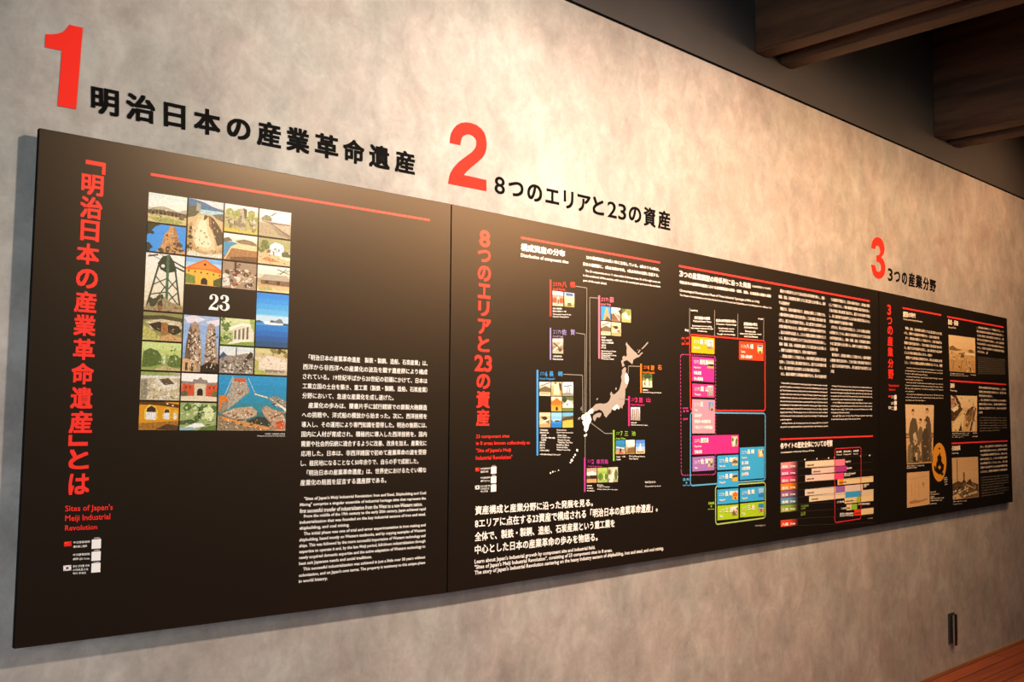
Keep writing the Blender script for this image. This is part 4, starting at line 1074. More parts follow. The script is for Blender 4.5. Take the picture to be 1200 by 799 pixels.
MINI = {
    'brick': (['#e6e2e0', '#c98a78', '#b5604a', '#cbb89c'], [('#d9b6a0', R(0.4, 0.35, 0.62, 0.8)), ('#3a1f18', R(0.46, 0.55, 0.58, 0.85)), ('#a84a38', R(0.05, 0.45, 0.36, 0.8)), ('#a84a38', R(0.66, 0.45, 0.95, 0.8))]),
    'roofs': (['#a9bcd6', '#d8d29a', '#c6b878', '#b39a60'], [('#e8dca8', [(0.1, 0.6), (0.5, 0.3), (0.9, 0.55), (0.9, 0.8), (0.1, 0.85)]), ('#5a5a38', R(0.3, 0.7, 0.7, 0.95)), ('#3d5f9a', [(0.1, 0.05), (0.8, 0.05), (0.9, 0.2), (0.2, 0.25)])]),
    'stone': (['#cabfae', '#a89880', '#8c7c66', '#b3a48c'], [('#e3d8c4', L_(0.1, 0.8, 0.9, 0.3, 0.12)), ('#4a3c30', L_(0.1, 0.3, 0.6, 0.6, 0.1)), ('#4a3c30', E_(0.7, 0.75, 0.16, 0.12)), ('#efe6d6', E_(0.3, 0.15, 0.16, 0.1))]),
    'tower': ('#2f93d6', [('#c99a66', [(0.2, 1), (0.4, 0.45), (0.5, 0.1), (0.7, 0.1), (0.8, 0.5), (1, 1)]), ('#5a4a34', [(0.4, 1), (0.6, 0.7), (0.9, 0.85), (1, 1)])]),
    'slope': (['#efe8e0', '#e3d2c0', '#b5957c', '#8a6a54'], [('#7a5a48', [(0, 0.5), (0.4, 0.35), (0.9, 0.7), (0.5, 0.85), (0, 0.9)]), ('#dcc6ae', L_(0.2, 0.3, 0.9, 0.9, 0.1)), ('#5a4030', [(0.7, 0.2), (1, 0.1), (1, 0.5)])]),
    'green': (['#8c9a5a', '#b9bd84', '#c9c48e', '#a5a868'], [('#e8e4c4', [(0.1, 0.4), (0.6, 0.3), (0.9, 0.8), (0.3, 0.7)]), ('#5a6a34', [(0, 0), (0.5, 0), (0.2, 0.3), (0, 0.4)]), ('#7d8c48', E_(0.75, 0.3, 0.2, 0.2))]),
    'house': (['#e9e4d6', '#cfc4a6', '#8f7c5c', '#d9cba4'], [('#6a5a44', [(0.0, 0.5), (0.5, 0.3), (1, 0.45), (1, 0.7), (0, 0.7)]), ('#b8b08a', [(0.1, 0.7), (0.9, 0.72), (0.8, 0.9), (0.1, 0.9)]), ('#4c4434', L_(0.1, 0.3, 0.9, 0.05, 0.06))]),
    'dock': (['#d9c9a0', '#cdb27c', '#c2a268', '#b59456'], [('#efe0b8', [(0.3, 0.1), (0.7, 0.1), (0.8, 0.9), (0.2, 0.9)]), ('#3e3224', [(0.7, 0.05), (0.95, 0.1), (0.95, 0.7), (0.8, 0.5)]), ('#5a6a5a', R(0.3, 0.02, 0.5, 0.14))]),
    'crane': (['#e4ecec', '#d9e2e4', '#cfd6d6', '#b5b3a8'], [('#6d7c86', L_(0.1, 0.3, 0.9, 0.22, 0.07)), ('#6d7c86', L_(0.5, 0.25, 0.4, 0.9, 0.06)), ('#6d7c86', L_(0.6, 0.25, 0.7, 0.9, 0.06)), ('#8c8a80', [(0, 0.8), (0.6, 0.74), (1, 0.9), (1, 1), (0, 1)])]),
    'orange': (['#eadfc4', '#e8a53c', '#e69a34', '#dba048'], [('#d8702c', [(0.0, 0.4), (0.5, 0.06), (1, 0.35), (1, 0.48), (0, 0.5)]), ('#2c1a10', E_(0.52, 0.82, 0.11, 0.14)), ('#7a4a20', R(0.1, 0.52, 0.9, 0.56))]),
    'wood': (['#5a6c3a', '#b3ae8c', '#dcd6c4', '#6c7a42'], [('#efece2', [(0.2, 0.4), (0.5, 0.2), (0.9, 0.4), (0.9, 0.66), (0.2, 0.66)]), ('#37452a', E_(0.2, 0.2, 0.2, 0.2)), ('#3c4a2c', R(0.4, 0.44, 0.5, 0.6))]),
    'pit': (['#d8c9a4', '#c9b286', '#d6c49a', '#b79c6c'], [('#3a3024', [(0.1, 0.3), (0.6, 0.25), (0.8, 0.5), (0.4, 0.5)]), ('#efe4c8', L_(0.1, 0.75, 0.9, 0.4, 0.08)), ('#8c6a48', [(0.5, 0.6), (0.9, 0.5), (0.9, 0.8)])]),
    'sea': (['#8ccaf0', '#7dbfee', '#2a86d4', '#1f78c4'], [('#f3f5f5', [(0.1, 0.5), (0.6, 0.44), (0.9, 0.5), (0.6, 0.6), (0.2, 0.62)]), ('#2c3c48', [(0.1, 0.56), (0.5, 0.5), (0.9, 0.52), (0.5, 0.62)])]),
    'hill': (['#6fb2dc', '#7a7048', '#c9a248', '#d9b85a'], [('#4c4430', [(0, 0.4), (0.5, 0.26), (1, 0.2), (1, 0.4), (0, 0.55)]), ('#e0b850', [(0.1, 0.6), (0.9, 0.5), (1, 0.9), (0, 0.95)])]),
    'furnace': (['#c2cfe0', '#c6c2c4', '#b3a8a4', '#a59a90'], [('#7c6e66', R(0.14, 0.15, 0.4, 0.95)), ('#7c6e66', R(0.56, 0.12, 0.84, 0.95)), ('#d9cfc4', R(0.24, 0.15, 0.3, 0.95)), ('#d9cfc4', R(0.66, 0.15, 0.74, 0.95))]),
    'plants': (['#4a6a3a', '#6f8a4a', '#dcd9b8', '#e9dfb4'], [('#2c4a24', E_(0.5, 0.2, 0.4, 0.18)), ('#efe9d2', R(0.4, 0.34, 0.56, 0.9)), ('#7a6a44', [(0.1, 0.7), (0.3, 0.5), (0.3, 0.95)]), ('#7a6a44', R(0.66, 0.5, 0.76, 0.9))]),
    'port': (['#2f86bc', '#2f7ea8', '#7d94a0', '#d09a72'], [('#1d1c20', [(0.4, 0.9), (0.45, 0.5), (0.55, 0.5), (0.62, 0.9)]), ('#a64a38', [(0.2, 0.95), (0.5, 0.8), (0.9, 0.95)]), ('#e0d8cc', L_(0.05, 0.5, 0.9, 0.6, 0.08))]),
    'rail': (['#e9e2d4', '#cfc4b0', '#b59a6a', '#9c7c4c'], [('#f3f0ea', [(0.2, 0.1), (0.6, 0.0), (1, 0.1), (1, 0.4), (0.2, 0.5)]), ('#7a6038', [(0.2, 0.6), (1, 0.5), (1, 0.9), (0.2, 0.95)])]),
    'mast': (['#4a86d8', '#6fa0e0', '#a5c2e8', '#d9c49a'], [('#e4ecf2', [(0.3, 0.8), (0.5, 0.2), (0.7, 0.8)]), ('#8a6a48', R(0.1, 0.84, 0.9, 0.92))]),
    'mound': (['#b9a088', '#c9b49a', '#5a4030', '#c79a6a'], [('#efe6da', [(0, 0.3), (0.6, 0.2), (1, 0.4), (0.6, 0.55), (0, 0.5)]), ('#2c1c14', [(0.3, 0.5), (0.8, 0.5), (1, 0.7), (0.4, 0.7)])]),
    'meadow': (['#a9c268', '#93b254', '#7d9c48', '#9ab45c'], [('#5a7a34', E_(0.3, 0.6, 0.2, 0.25)), ('#c9d68c', R(0.6, 0.4, 0.74, 0.8)), ('#5a7a34', E_(0.85, 0.6, 0.14, 0.2))]),
    'path': (['#cfc7a0', '#b9b184', '#d9d2b4', '#a5a070'], [('#f3f0e2', [(0.1, 1), (0.4, 0.4), (0.6, 0.1), (0.7, 0.2), (0.5, 0.6), (0.5, 1)]), ('#5d6a3a', E_(0.8, 0.5, 0.16, 0.35)), ('#5d6a3a', E_(0.14, 0.3, 0.12, 0.2))]),
}


def mini(parent, kk, pts, kind, name='photograph'):
    bg, sh = MINI[kind]
    photograph(parent, wquad(*[kk(*a) for a in (pts[0], pts[1], pts[3], pts[2])]), bg, sh, None, name, 0.3, 260)


def callout(kk, bar, col, small, big, eng, photos, caps, head, s):
    """bar: x0,y0,x1,y1; head: (small x0,x1, [(char,x0,x1)], y, h, eng x0,x1,y,h)"""
    b = P()
    b.quad(wquad(kk(bar[0], bar[1]), kk(bar[2], bar[1]), kk(bar[0], bar[3]), kk(bar[2], bar[3])), ink(col), 0)
    root = b.build('area_bar', panel_b, 'coloured bar of one area on the map')
    t = P()
    m = ink(col)
    t.text(small, wmid(kk(head[0], head[3]), kk(head[1], head[3] + 2), head[4] / s * 0.7), m, 0.014)
    for c, a, e in head[2]:
        t.text(c, wmid(kk(a, head[3] + 2), kk(e, head[3] + 4), head[4] / s), m, 0.016)
    t.text(eng, wmid(kk(head[5], head[7]), kk(head[6], head[7] + 3), head[8] / s), m, 0.014)
    t.build('area_name', root)
    for pts, kind in photos:
        mini(root, kk, pts, kind)
    c = P()
    for txt, x0, x1, y in caps:
        c.text(txt, wmid(kk(x0, y), kk(x1, y + (x1 - x0) * 0.03), 13 / s), WHITE, 0.016)
    c.build('site_list', root)
    return root


callout(k3, (160, 118, 173, 402), '#ef3b30', 'エリア8', '', 'Area8 Yawata', [([(183, 204), (266, 214), (266, 326), (183, 320)], 'brick'), ([(275, 214), (353, 224), (353, 334), (275, 327)], 'roofs')],
        [('官営八幡製鐵所', 184, 255, 342), ('遠賀川水源地ポンプ室', 184, 288, 363), ('The Imperial Steel Works', 184, 326, 388), ('Onga River Pumping Station', 184, 310, 406)],
        (186, 248, [('八', 256, 292), ('幡', 320, 358)], 153, 46, 183, 280, 190, 22), 6.656)
callout(k3, (160, 492, 172, 742), '#8f86b8', 'エリア5', '', 'Area5 Saga', [([(182, 576), (266, 576), (266, 695), (182, 693)], 'stone')], [('三重津海軍所跡', 184, 254, 714), ('Mietsu Naval Dock', 184, 266, 736)],
        (186, 248, [('佐', 254, 292), ('賀', 322, 356)], 524, 46, 183, 266, 560, 22), 6.656)
kh = K(670, 290, 6.146)
callout(kh, (190, 345, 203, 800), '#ef6f86', 'エリア1', '', 'Area1 Hagi',
        [([(210, 420), (279, 428), (279, 528), (210, 522)], 'tower'), ([(285, 429), (351, 437), (351, 536), (285, 529)], 'slope'), ([(359, 439), (426, 447), (426, 542), (359, 536)], 'green'),
         ([(211, 529), (279, 535), (279, 633), (211, 630)], 'house'), ([(285, 536), (354, 543), (354, 640), (285, 634)], 'pit')],
        [('萩反射炉', 212, 245, 646), ('恵美須ヶ鼻造船所跡', 212, 290, 666), ('大板山たたら製鉄遺跡', 212, 300, 684), ('萩城下町', 212, 245, 704), ('松下村塾', 212, 246, 721), ('Hagi Reverberatory Furnace', 212, 318, 746), ('Ebisugahana Shipyard', 212, 292, 762),
         ('Ohitayama Tatara Iron Works', 212, 320, 776), ('Hagi Castle Town', 212, 276, 788), ('Shokasonjuku Academy', 212, 304, 802)],
        (211, 262, [('萩', 272, 303)], 374, 42, 208, 280, 409, 20), 6.146)
callout(ka, (57, 88, 72, 757), '#3f97d6', 'エリア6', '', 'Area6 Nagasaki',
        [([(80, 182), (167, 183), (167, 293), (80, 290)], 'house'), ([(172, 183), (255, 184), (255, 294), (172, 293)], 'dock'), ([(260, 184), (344, 184), (344, 294), (260, 294)], 'crane'),
         ([(172, 298), (255, 299), (255, 413), (172, 412)], 'orange'), ([(260, 299), (344, 300), (344, 413), (260, 413)], 'wood'),
         ([(80, 421), (167, 422), (167, 538), (80, 538)], 'pit'), ([(172, 422), (255, 422), (255, 539), (172, 538)], 'sea'), ([(260, 422), (344, 422), (344, 538), (260, 539)], 'hill')],
        [('小菅修船場跡', 82, 146, 558), ('長崎造船所第三船渠', 82, 152, 578), ('大型起重機', 92, 132, 598), ('旧木型場', 92, 202, 617), ('占勝閣', 92, 132, 635), ('高島炭坑', 82, 124, 655), ('端島炭坑', 82, 124, 675), ('旧住宅', 82, 122, 696), ('大浦天主堂周辺', 82, 156, 716),
         ('Kosuge Slip Dock', 214, 292, 558), ('Shipyard Number Three Dry Dock', 214, 344, 577), ('Giant Crane', 222, 290, 598), ('Former Pattern Shop', 222, 322, 615), ('Guest House', 222, 316, 634), ('Takashima Coal Mine', 222, 338, 653), ('Hashima Mine', 214, 310, 673), ('House and Office', 214, 300, 692), ('Shipyard and Slip', 214, 322, 712),
         ('※非公開の施設があります', 82, 244, 747)],
        (84, 122, [('6', 126, 142), ('長', 156, 190), ('崎', 226, 262)], 117, 42, 80, 200, 158, 22), 6.66)
callout(k, (582, 262, 596, 510), '#ee7a24', 'エリア', '', 'Area4 Kamaishi', [([(603, 352), (683, 352), (683, 466), (603, 463)], 'plants')], [('橋野鉄鉱山', 604, 650, 485), ('Hashino Iron Mining and Smelting Site', 604, 762, 506)],
        (612, 640, [('4', 642, 658), ('釜', 670, 702), ('石', 732, 764)], 292, 42, 604, 704, 335, 20), 7.264)
callout(k, (480, 538, 494, 792), '#e2307c', 'エリア', '', 'Area3 Nirayama', [([(502, 632), (581, 632), (581, 745), (502, 742)], 'furnace')], [('韮山反射炉', 504, 552, 764), ('Nirayama Reverberatory Furnaces', 504, 646, 783)],
        (508, 536, [('3', 540, 558), ('韮', 570, 604), ('山', 634, 668)], 568, 42, 504, 620, 612, 20), 7.264)
callout(k4, (385, 190, 400, 480), '#8fbf3f', 'エリア', '', 'Area7 Miike', [([(411, 286), (499, 284), (499, 416), (411, 416)], 'port'), ([(505, 284), (589, 282), (589, 414), (505, 416)], 'rail'), ([(598, 284), (684, 282), (684, 410), (598, 412)], 'mast')],
        [('三池炭鉱', 412, 454, 441), ('三池港', 466, 500, 438), ('三角西港', 412, 456, 466), ('Miike Coal Mine and Miike Port', 537, 684, 434), ('Misumi West Port', 537, 622, 458)],
        (414, 446, [('7', 456, 474), ('三', 494, 526), ('池', 560, 596)], 220, 44, 410, 502, 268, 20), 7.99)
callout(k4, (113, 450, 129, 770), '#b23a8e', 'エリア', '', 'Area2 Kagoshima', [([(140, 548), (233, 545), (233, 682), (140, 684)], 'mound'), ([(240, 545), (334, 542), (334, 680), (240, 682)], 'meadow'), ([(340, 540), (431, 536), (431, 676), (340, 680)], 'path')],
        [('旧集成館', 142, 188, 711), ('寺山炭窯跡', 142, 198, 735), ('関吉の疎水溝', 142, 210, 758), ('Shuseikan', 238, 293, 704), ('Terayama Charcoal Kiln', 238, 356, 721), ('Sekiyoshi Sluice Gate of the Canal', 238, 426, 744)],
        (148, 182, [('2', 186, 206), ('鹿', 230, 264), ('児', 268, 302), ('島', 306, 340)], 482, 44, 148, 282, 530, 20), 7.99)
p = P()
p.text('地図の縮尺は正確ではありません', wmid(k4(685, 680), k4(785, 676), 2.6), WHITE, 0.01)
p.text('The map is not drawn to an exact scale', wmid(k4(685, 719), k4(832, 714), 2.2), WHITE, 0.01)
p.build('caption', panel_b)

# statement
p = P()
for t, l, r, h0, h1 in (('資産構成と産業分野に沿った発展を見る。', (556.6, 598.2), (694.6, 588.6), 10.6, 9.0), ('8エリアに点在する23資産で構成される「明治日本の産業革命遺産」。', (556.4, 613.4), (770.4, 594.4), 11.0, 10.0),
                        ('全体で、製鉄・製鋼、造船、石炭産業という重工業を', (556.2, 629.0), (720.2, 612.8), 11.0, 9.6), ('中心とした日本の産業革命の歩みを物語る。', (556.2, 644.0), (700.2, 628.8), 11.2, 9.8)):
    p.text(t, wmid(l, r, h0, h1), WHITE, 0.022, 1, None, 2)
p.build('statement_lettering', panel_b, 'bold white Japanese statement')
p = P()
for t, l, r in (("Learn about Japan's industrial growth by component site and industrial field.", (556.0, 658.6), (697.2, 641.6)),
                ('"Sites of Japan\'s Meiji Industrial Revolution", consisting of 23 component sites in 8 areas.', (556.0, 665.2), (717.3, 644.8)),
                ("The story of Japan's Industrial Revolution centering on the heavy industry sectors of shipbuilding, iron and steel, and coal mining.", (556.0, 671.6), (777.4, 642.6))):
    p.text(t, wmid(l, r, 6.4, 5.4), WHITE, 0.02)
p.build('statement_lettering', panel_b, 'white English statement')

# timeline section
k = K(790, 305, 10.0)
rule(panel_b, k(55, 66), (1019.1, 352.8), 2.4, 2.0)
p = P()
p.text('3', wquad(k(60, 118), k(103, 126), k(60, 188), k(103, 196)), WHITE, 0.03)
p.text('つの産業類型の時系列に沿った発展', wquad(k(108, 125), k(896, 268), k(108, 201), k(896, 332)), WHITE, 0.024)
p.text('（1850年代から1910年）', wmid(k(912, 302), k(1128, 334), 3.0), WHITE, 0.016)
p.text('明治日本の産業革命遺産における産業類型別の製鉄・製鋼、造船、石炭産業の発展の過程', wmid(k(65, 254), k(1133, 420), 3.8, 3.6), WHITE, 0.026)
p.text('Chronological Development Phase of Three Industrial Typologies (1850s to 1910)', wmid(k(62, 354), k(998, 492), 3.8, 3.4), WHITE, 0.02)
p.text('The Phases of Industrialization in the Key Industrial Sectors of Iron and Steel, Shipbuilding, and Coal Mining from the 1850s to 1910', wmid(k(65, 408), k(1140, 562), 2.8, 2.6), WHITE, 0.016)
p.build('section_heading', panel_b)
ka5, ka6, ka7 = K(790, 340, 6.658), K(790, 440, 7.99), K(790, 530, 7.99)
p = P()
for x, y0, y1 in ((120, 138, 342), (315, 154, 356), (496, 184, 374), (698, 214, 390)):
    p.path([ka5(x, y0), ka5(x, y1)], 0.0040, GREY)
p.build('column_line', panel_b)
p = P()
for t, x0, x1, y, h in (('1850年代', 126, 183, 158, 15), ('試行錯誤の挑戦', 157, 278, 217, 25), ('Trial and Error Phase', 145, 288, 243, 15), ('Experiments in iron making', 140, 292, 281, 15), ('from western textbooks and copies', 131, 303, 299, 15), ('of western ships', 180, 256, 320, 15),
                        ('西洋の科学技術の導入', 325, 484, 239, 25), ('Western Technology', 325, 486, 268, 15), ('Hired foreign experts', 344, 468, 300, 15), ('and imported machines', 350, 463, 320, 15), ('brought new knowledge', 335, 476, 345, 15),
                        ('1910年', 655, 693, 224, 15), ('産業基盤の確立', 542, 649, 264, 25), ('Full Establishment', 546, 652, 291, 15), ('Domestic skills', 553, 635, 321, 15), ('adapted to Japanese needs', 512, 680, 342, 15), ('and traditions', 545, 652, 361, 15), ('年代', 82, 112, 313, 20)):
    p = P()
    p.text(t, wmid(ka5(x0, y - 3), ka5(x1, y + 4), h / 6.658), WHITE, 0.026)
    p.build('chart_heading', panel_b)


def frame(parent, tl, tr, br, bl, w, col, layer=1, dotted=False):
    b = P()
    q = wquad(tl, tr, bl, br)
    pts = [q[0], q[1], q[3], q[2]]
    m = ink(col)
    r = 0.016
    ring = []
    for i in range(4):
        a, c, d = Vector(pts[i]), Vector(pts[i - 1]), Vector(pts[(i + 1) % 4])
        e, f = (c - a).normalized(), (d - a).normalized()
        for t in range(5):
            u = t / 4
            ring.append(tuple(a + e * r * (1 - u) ** 2 + f * r * u ** 2))
    n = len(ring)
    for i in range(n):
        a, c = ring[i], ring[(i + 1) % n]
        if dotted and math.dist(a, c) > 0.05:
            st = int(math.dist(a, c) / 0.014)
            for j in range(st):
                u, v = j / st, (j + 0.6) / st
                b.line((a[0] + (c[0] - a[0]) * u, a[1] + (c[1] - a[1]) * u), (a[0] + (c[0] - a[0]) * v, a[1] + (c[1] - a[1]) * v), w, m, layer)
        else:
            b.line(a, c, w, m, layer)
    return b.build('chart_frame', parent)


frame(panel_b, ka5(120, 345), ka5(707, 396), ka6(851, 330), ka6(152, 326), 0.0065, '#e8352c', 1)
frame(panel_b, ka5(47, 500), ka5(322, 515), ka7(386, 206), ka7(65, 215), 0.0045, '#b23a7a', 2, True)
frame(panel_b, ka6(150, 346), ka6(851, 354), ka7(851, 259), ka7(150, 312), 0.0058, '#5aa9d8', 3)
frame(panel_b, ka7(385, 314), ka7(851, 280), ka7(851, 612), ka7(386, 675), 0.0058, '#a9c46a', 4)


def card(kq, col, kph, kind, name, site):
    """coloured card of the chart: quad, photo quad (TL, BR), texts"""
    q = wquad(*kq)
    b = P()
    b.quad(q, ink(col), 6)
    root = b.build('timeline_card', panel_b)
    w = math.dist(q[0], q[1])
    h = math.dist(q[0], q[2])
    w0 = 0.175
    t = P()
    u = w0 / w * 0.01                              # one unit of type, as a share of the width
    v = w0 / h * 0.01
    num = {'釜 石': '4', '八 幡': '8', '鹿児島': '2', '韮 山': '3', '萩': '1', '佐 賀': '5', '長 崎': '6', '三 池': '7'}[name]

    def put(s, x, y, cw, ch, bold):
        n = len(s) * (1.0 if ord(s[0]) > 255 else 0.6)
        t.text(s, sub(q, x * u, y * v, min(0.97, (x + n * cw) * u), (y + ch) * v), WHITE, bold, 12)
    put('エリア' + num, 7, 8, 5, 8, 0.01)
    put(name, 30, 5, 10.5, 12, 0.03)
    yy = 22
    for i, s in enumerate(site):
        big = ord(s[0]) > 255
        ch = 8.5 if big else 6
        if (yy + ch) * v > 0.97:
            break
        put(s, 7, yy, 7.2 if big else 5.0, ch, 0.024 if big else 0.01)
        yy += ch + 5
    t.build('card_text', root)
    bg, sh = MINI[kind]
    pq = wrect(*kph[0], *kph[1])
    pp = P(-0.0020)
    for i, c in enumerate(bg if isinstance(bg, list) else [bg] * 4):
        pp.inq(pq, R(0, i / 4, 1, (i + 1) / 4), pho(c, 0.12, 260), 0)
    for i, s in enumerate(sh):
        pp.inq(pq, s[1], pho(s[0], 0.3, 260), 1 + i)
    pp.build('photograph', root)


def q4(kk, a, b, c, d, k2_=None):
    k2_ = k2_ or kk
    return (kk(*a), kk(*b), k2_(*d), k2_(*c))


card(q4(ka5, (133, 360), (312, 375), (311, 499), (133, 487)), '#f4ab14', (ka5(255, 388), ka5(300, 455)), 'crane', '釜 石', ['Kamaishi', '橋野鉄鉱山', 'Hashino Iron Mining', 'and Smelting Site'])
card(q4(ka5, (503, 397), (695, 412), (694, 552), (503, 541)), '#ef4423', (ka5(646, 428), ka5(686, 492)), 'roofs', '八 幡', ['Yawata', '官営八幡製鐵所', '遠賀川水源地', 'Imperial Steel Works'])
card(q4(ka5, (134, 516), (311, 531), (309, 719), (134, 708)), '#b62f8e', (ka5(254, 543), ka5(306, 610)), 'mound', '鹿児島', ['Kagoshima', '旧集成館', '寺山炭窯跡', '関吉の疎水溝', 'Shuseikan', 'Terayama Kiln'])
card(q4(ka6, (167, 75), (374, 87), (374, 206), (167, 199)), '#e23a86', (ka6(310, 95), ka6(358, 190)), 'furnace', '韮 山', ['Nirayama', '韮山反射炉', 'Reverberatory Furnaces'])
card(q4(ka6, (165, 221), (378, 229), (376, 541), (165, 541)), '#f08fa6', (ka6(318, 248), ka6(362, 326)), 'tower', '萩', ['Hagi', '萩反射炉', '恵美須ヶ鼻造船所跡', '大板山たたら製鉄遺跡', '萩城下町', '松下村塾', 'Hagi Furnace', 'Ebisugahana Shipyard', 'Ohitayama Works', 'Castle Town', 'Shokasonjuku'])
card(q4(ka6, (167, 562), (600, 554), (599, 725), (167, 741)), '#d02f86', (ka6(535, 568), ka6(590, 662)), 'path', '鹿児島', ['Kagoshima', '旧集成館', '寺山炭窯跡', '関吉の疎水溝'])
card(q4(ka7, (167, 45), (375, 32), (374, 166), (167, 180)), '#9a6db4', (ka7(308, 56), ka7(358, 138)), 'stone', '佐 賀', ['Saga', '三重津海軍所跡', 'Mietsu Naval Dock'])
card(q4(ka7, (400, 32), (598, 21), (597, 156), (400, 166)), '#36a5dc', (ka7(540, 46), ka7(590, 122)), 'house', '長 崎', ['Nagasaki', '小菅修船場跡', 'Kosuge Slip Dock'])
card(q4(ka6, (611, 675), (840, 664), (840, 240), (611, 259), ka7), '#36a5dc', (ka6(782, 690), ka6(833, 763)), 'dock', '長 崎', ['Nagasaki', '第三船渠', '大型起重機', '旧木型場', '占勝閣', 'Number Three Dock', 'Giant Crane', 'Pattern Shop', 'Guest House', 'Shipyard'])
card(q4(ka7, (400, 185), (598, 171), (598, 320), (400, 329)), '#36a5dc', (ka7(540, 194), ka7(590, 271)), 'hill', '長 崎', ['Nagasaki', '高島炭坑', 'Takashima Mine'])
card(q4(ka7, (400, 349), (597, 334), (597, 471), (400, 489)), '#36a5dc', (ka7(541, 360), ka7(591, 440)), 'orange', '長 崎', ['Nagasaki', '旧住宅', 'House and Office'])
card(q4(ka7, (613, 335), (840, 317), (839, 446), (613, 465)), '#36a5dc', (ka7(785, 334), ka7(834, 416)), 'sea', '長 崎', ['Nagasaki', '端島炭坑', 'Hashima Coal Mine'])
card(q4(ka7, (402, 500), (598, 484), (598, 618), (402, 636)), '#9fc51f', (ka7(541, 505), ka7(590, 590)), 'slope', '三 池', ['Miike', '三角西港', 'Misumi West Port'])
card(q4(ka7, (614, 480), (840, 459), (839, 591), (614, 609)), '#9fc51f', (ka7(785, 478), ka7(834, 558)), 'port', '三 池', ['Miike', '三池炭鉱・三池港', 'Coal Mine and Port'])
p = P()
for t, kk, x0, x1, y, h, c in (('製 鉄', ka5, 56, 116, 374, 20, '#e8352c'), ('＋', ka5, 76, 92, 397, 16, '#e8352c'), ('製 鋼', ka5, 56, 114, 418, 20, '#e8352c'), ('試行錯誤', ka6, 80, 128, 306, 16, '#c63a86'), ('造 船', ka6, 80, 136, 333, 18, '#c63a86'),
                               ('産業革命', ka6, 80, 128, 408, 18, '#c63a86'), ('造 船', ka7, 80, 140, 253, 24, '#4fb0e6'), ('＋', ka7, 104, 122, 285, 22, '#8fd0f0'), ('Shipbuilding', ka7, 80, 146, 309, 14, '#4fb0e6'), ('石炭産業', ka7, 318, 376, 476, 24, '#a6cf3a'),
                               ('＋', ka7, 338, 354, 505, 20, '#d6e890'), ('Coal Mining', ka7, 316, 372, 532, 12, '#a6cf3a'), ('※年表は概略です', ka7, 756, 855, 685, 16, '#a09a8c')):
    p.text(t, wmid(kk(x0, y + 1), kk(x1, y - 2), h / 7.4), ink(c), 0.02)
p.build('chart_label', panel_b)

# essay columns
p = P()
p.para(lines_of(JP, 15, 30, {3: 0.22, 11: 0.78, 14: 0.85}, 0.03), (912.3, 340.4), (967.0, 349.6), (913.4, 437.7), (968.2, 441.4), 0.60, WHITE, 0.014)
p.build('body_text', panel_b)
p = P()
p.para(lines_of(JP[60:] + JP[:60], 14, 27, {5: 0.55, 10: 0.18, 14: 0.08}, 0.04), (971.3, 350.4), (1019.1, 358.6), (973.2, 434.8), (1020.9, 438.2), 0.60, WHITE, 0.014)
p.build('body_text', panel_b)
p = P()
p.para(lines_of(EN, 13, 78, {11: 0.22}, 0.03), (913.9, 448.8), (969.2, 451.9), (914.3, 500.4), (970.0, 499.4), 0.62, WHITE, 0.014)
p.build('body_text', panel_b)
p = P()
p.para(lines_of(EN[150:] + EN[:150], 11, 70, {5: 0.76, 9: 0.43, 11: 0.7}, 0.03), (973.2, 452.3), (1021.7, 454.5), (974.0, 491.4), (1022.0, 490.6), 0.62, WHITE, 0.014)
p.build('body_text', panel_b)

# bar chart of the sites
k = K(905, 500, 6.146)
rule(panel_b, k(58, 90), k(726, 67), 1.8, 1.8)
p = P()
p.text('各サイトの歴史全体についての考察', wquad(k(58, 116), k(433, 92), k(58, 158), k(433, 142)), WHITE, 0.032)
p.text('Consideration of the Full History of Sites', wmid(k(60, 187), k(300, 172), 2.6, 2.4), WHITE, 0.02)
p.build('section_heading', panel_b)


def kb(x0, y0, x1, y1, dy):
    """bar: left top, left bottom given; right end rises by dy"""
    return wquad(k(x0, y0), k(x1, y0 - dy), k(x0, y1), k(x1, y1 - dy))


for y0, y1, c, n in ((259, 307, '#d88a92', '萩'), (309, 355, '#c24a86', '鹿児島'), (360, 407, '#e04a7a', '韮山'), (411, 460, '#e8871e', '釜石'), (464, 509, '#8f5f90', '佐賀'), (513, 561, '#5d97bc', '長崎'), (566, 616, '#8aa63a', '三池'), (673, 722, '#d8432a', '八幡')):
    b = P()
    q = kb(60, y0, 186, y1, 12)
    m, nn, ll, bb = new_mat('fading_print_' + c, BOARD_ROUGH, BOARD_SPEC)       # printed colour that fades out to the right
    tcn = nn.new('ShaderNodeTexCoord')
    sx = nn.new('ShaderNodeSeparateXYZ')
    mr = nn.new('ShaderNodeMapRange')
    w2 = (q[1][0] - q[0][0]) / 2
    mr.inputs['From Min'].default_value = w2 * 0.0
    mr.inputs['From Max'].default_value = w2 * 0.95
    mixn = nn.new('ShaderNodeMixRGB')
    mixn.inputs['Color1'].default_value = (*lin(c), 1)
    mixn.inputs['Color2'].default_value = (0.012, 0.010, 0.009, 1)
    ll.new(tcn.outputs['Object'], sx.inputs[0])
    ll.new(sx.outputs['X'], mr.inputs['Value'])
    ll.new(mr.outputs['Result'], mixn.inputs['Fac'])
    ll.new(mixn.outputs[0], bb.inputs['Base Color'])
    b.quad(q, m, 0)
    root = b.build('site_strip', panel_b)
    t = P()
    t.text(n, sub(q, 0.06, 0.42, 0.42, 0.86), WHITE, 0.03, 2)
    t.text('Area', sub(q, 0.52, 0.46, 0.82, 0.8), WHITE, 0.02, 2)
    t.build('strip_text', root)
CREAM, PALE, PINKP = '#e2cd9c', '#dcd0bd', '#e6c9c0'
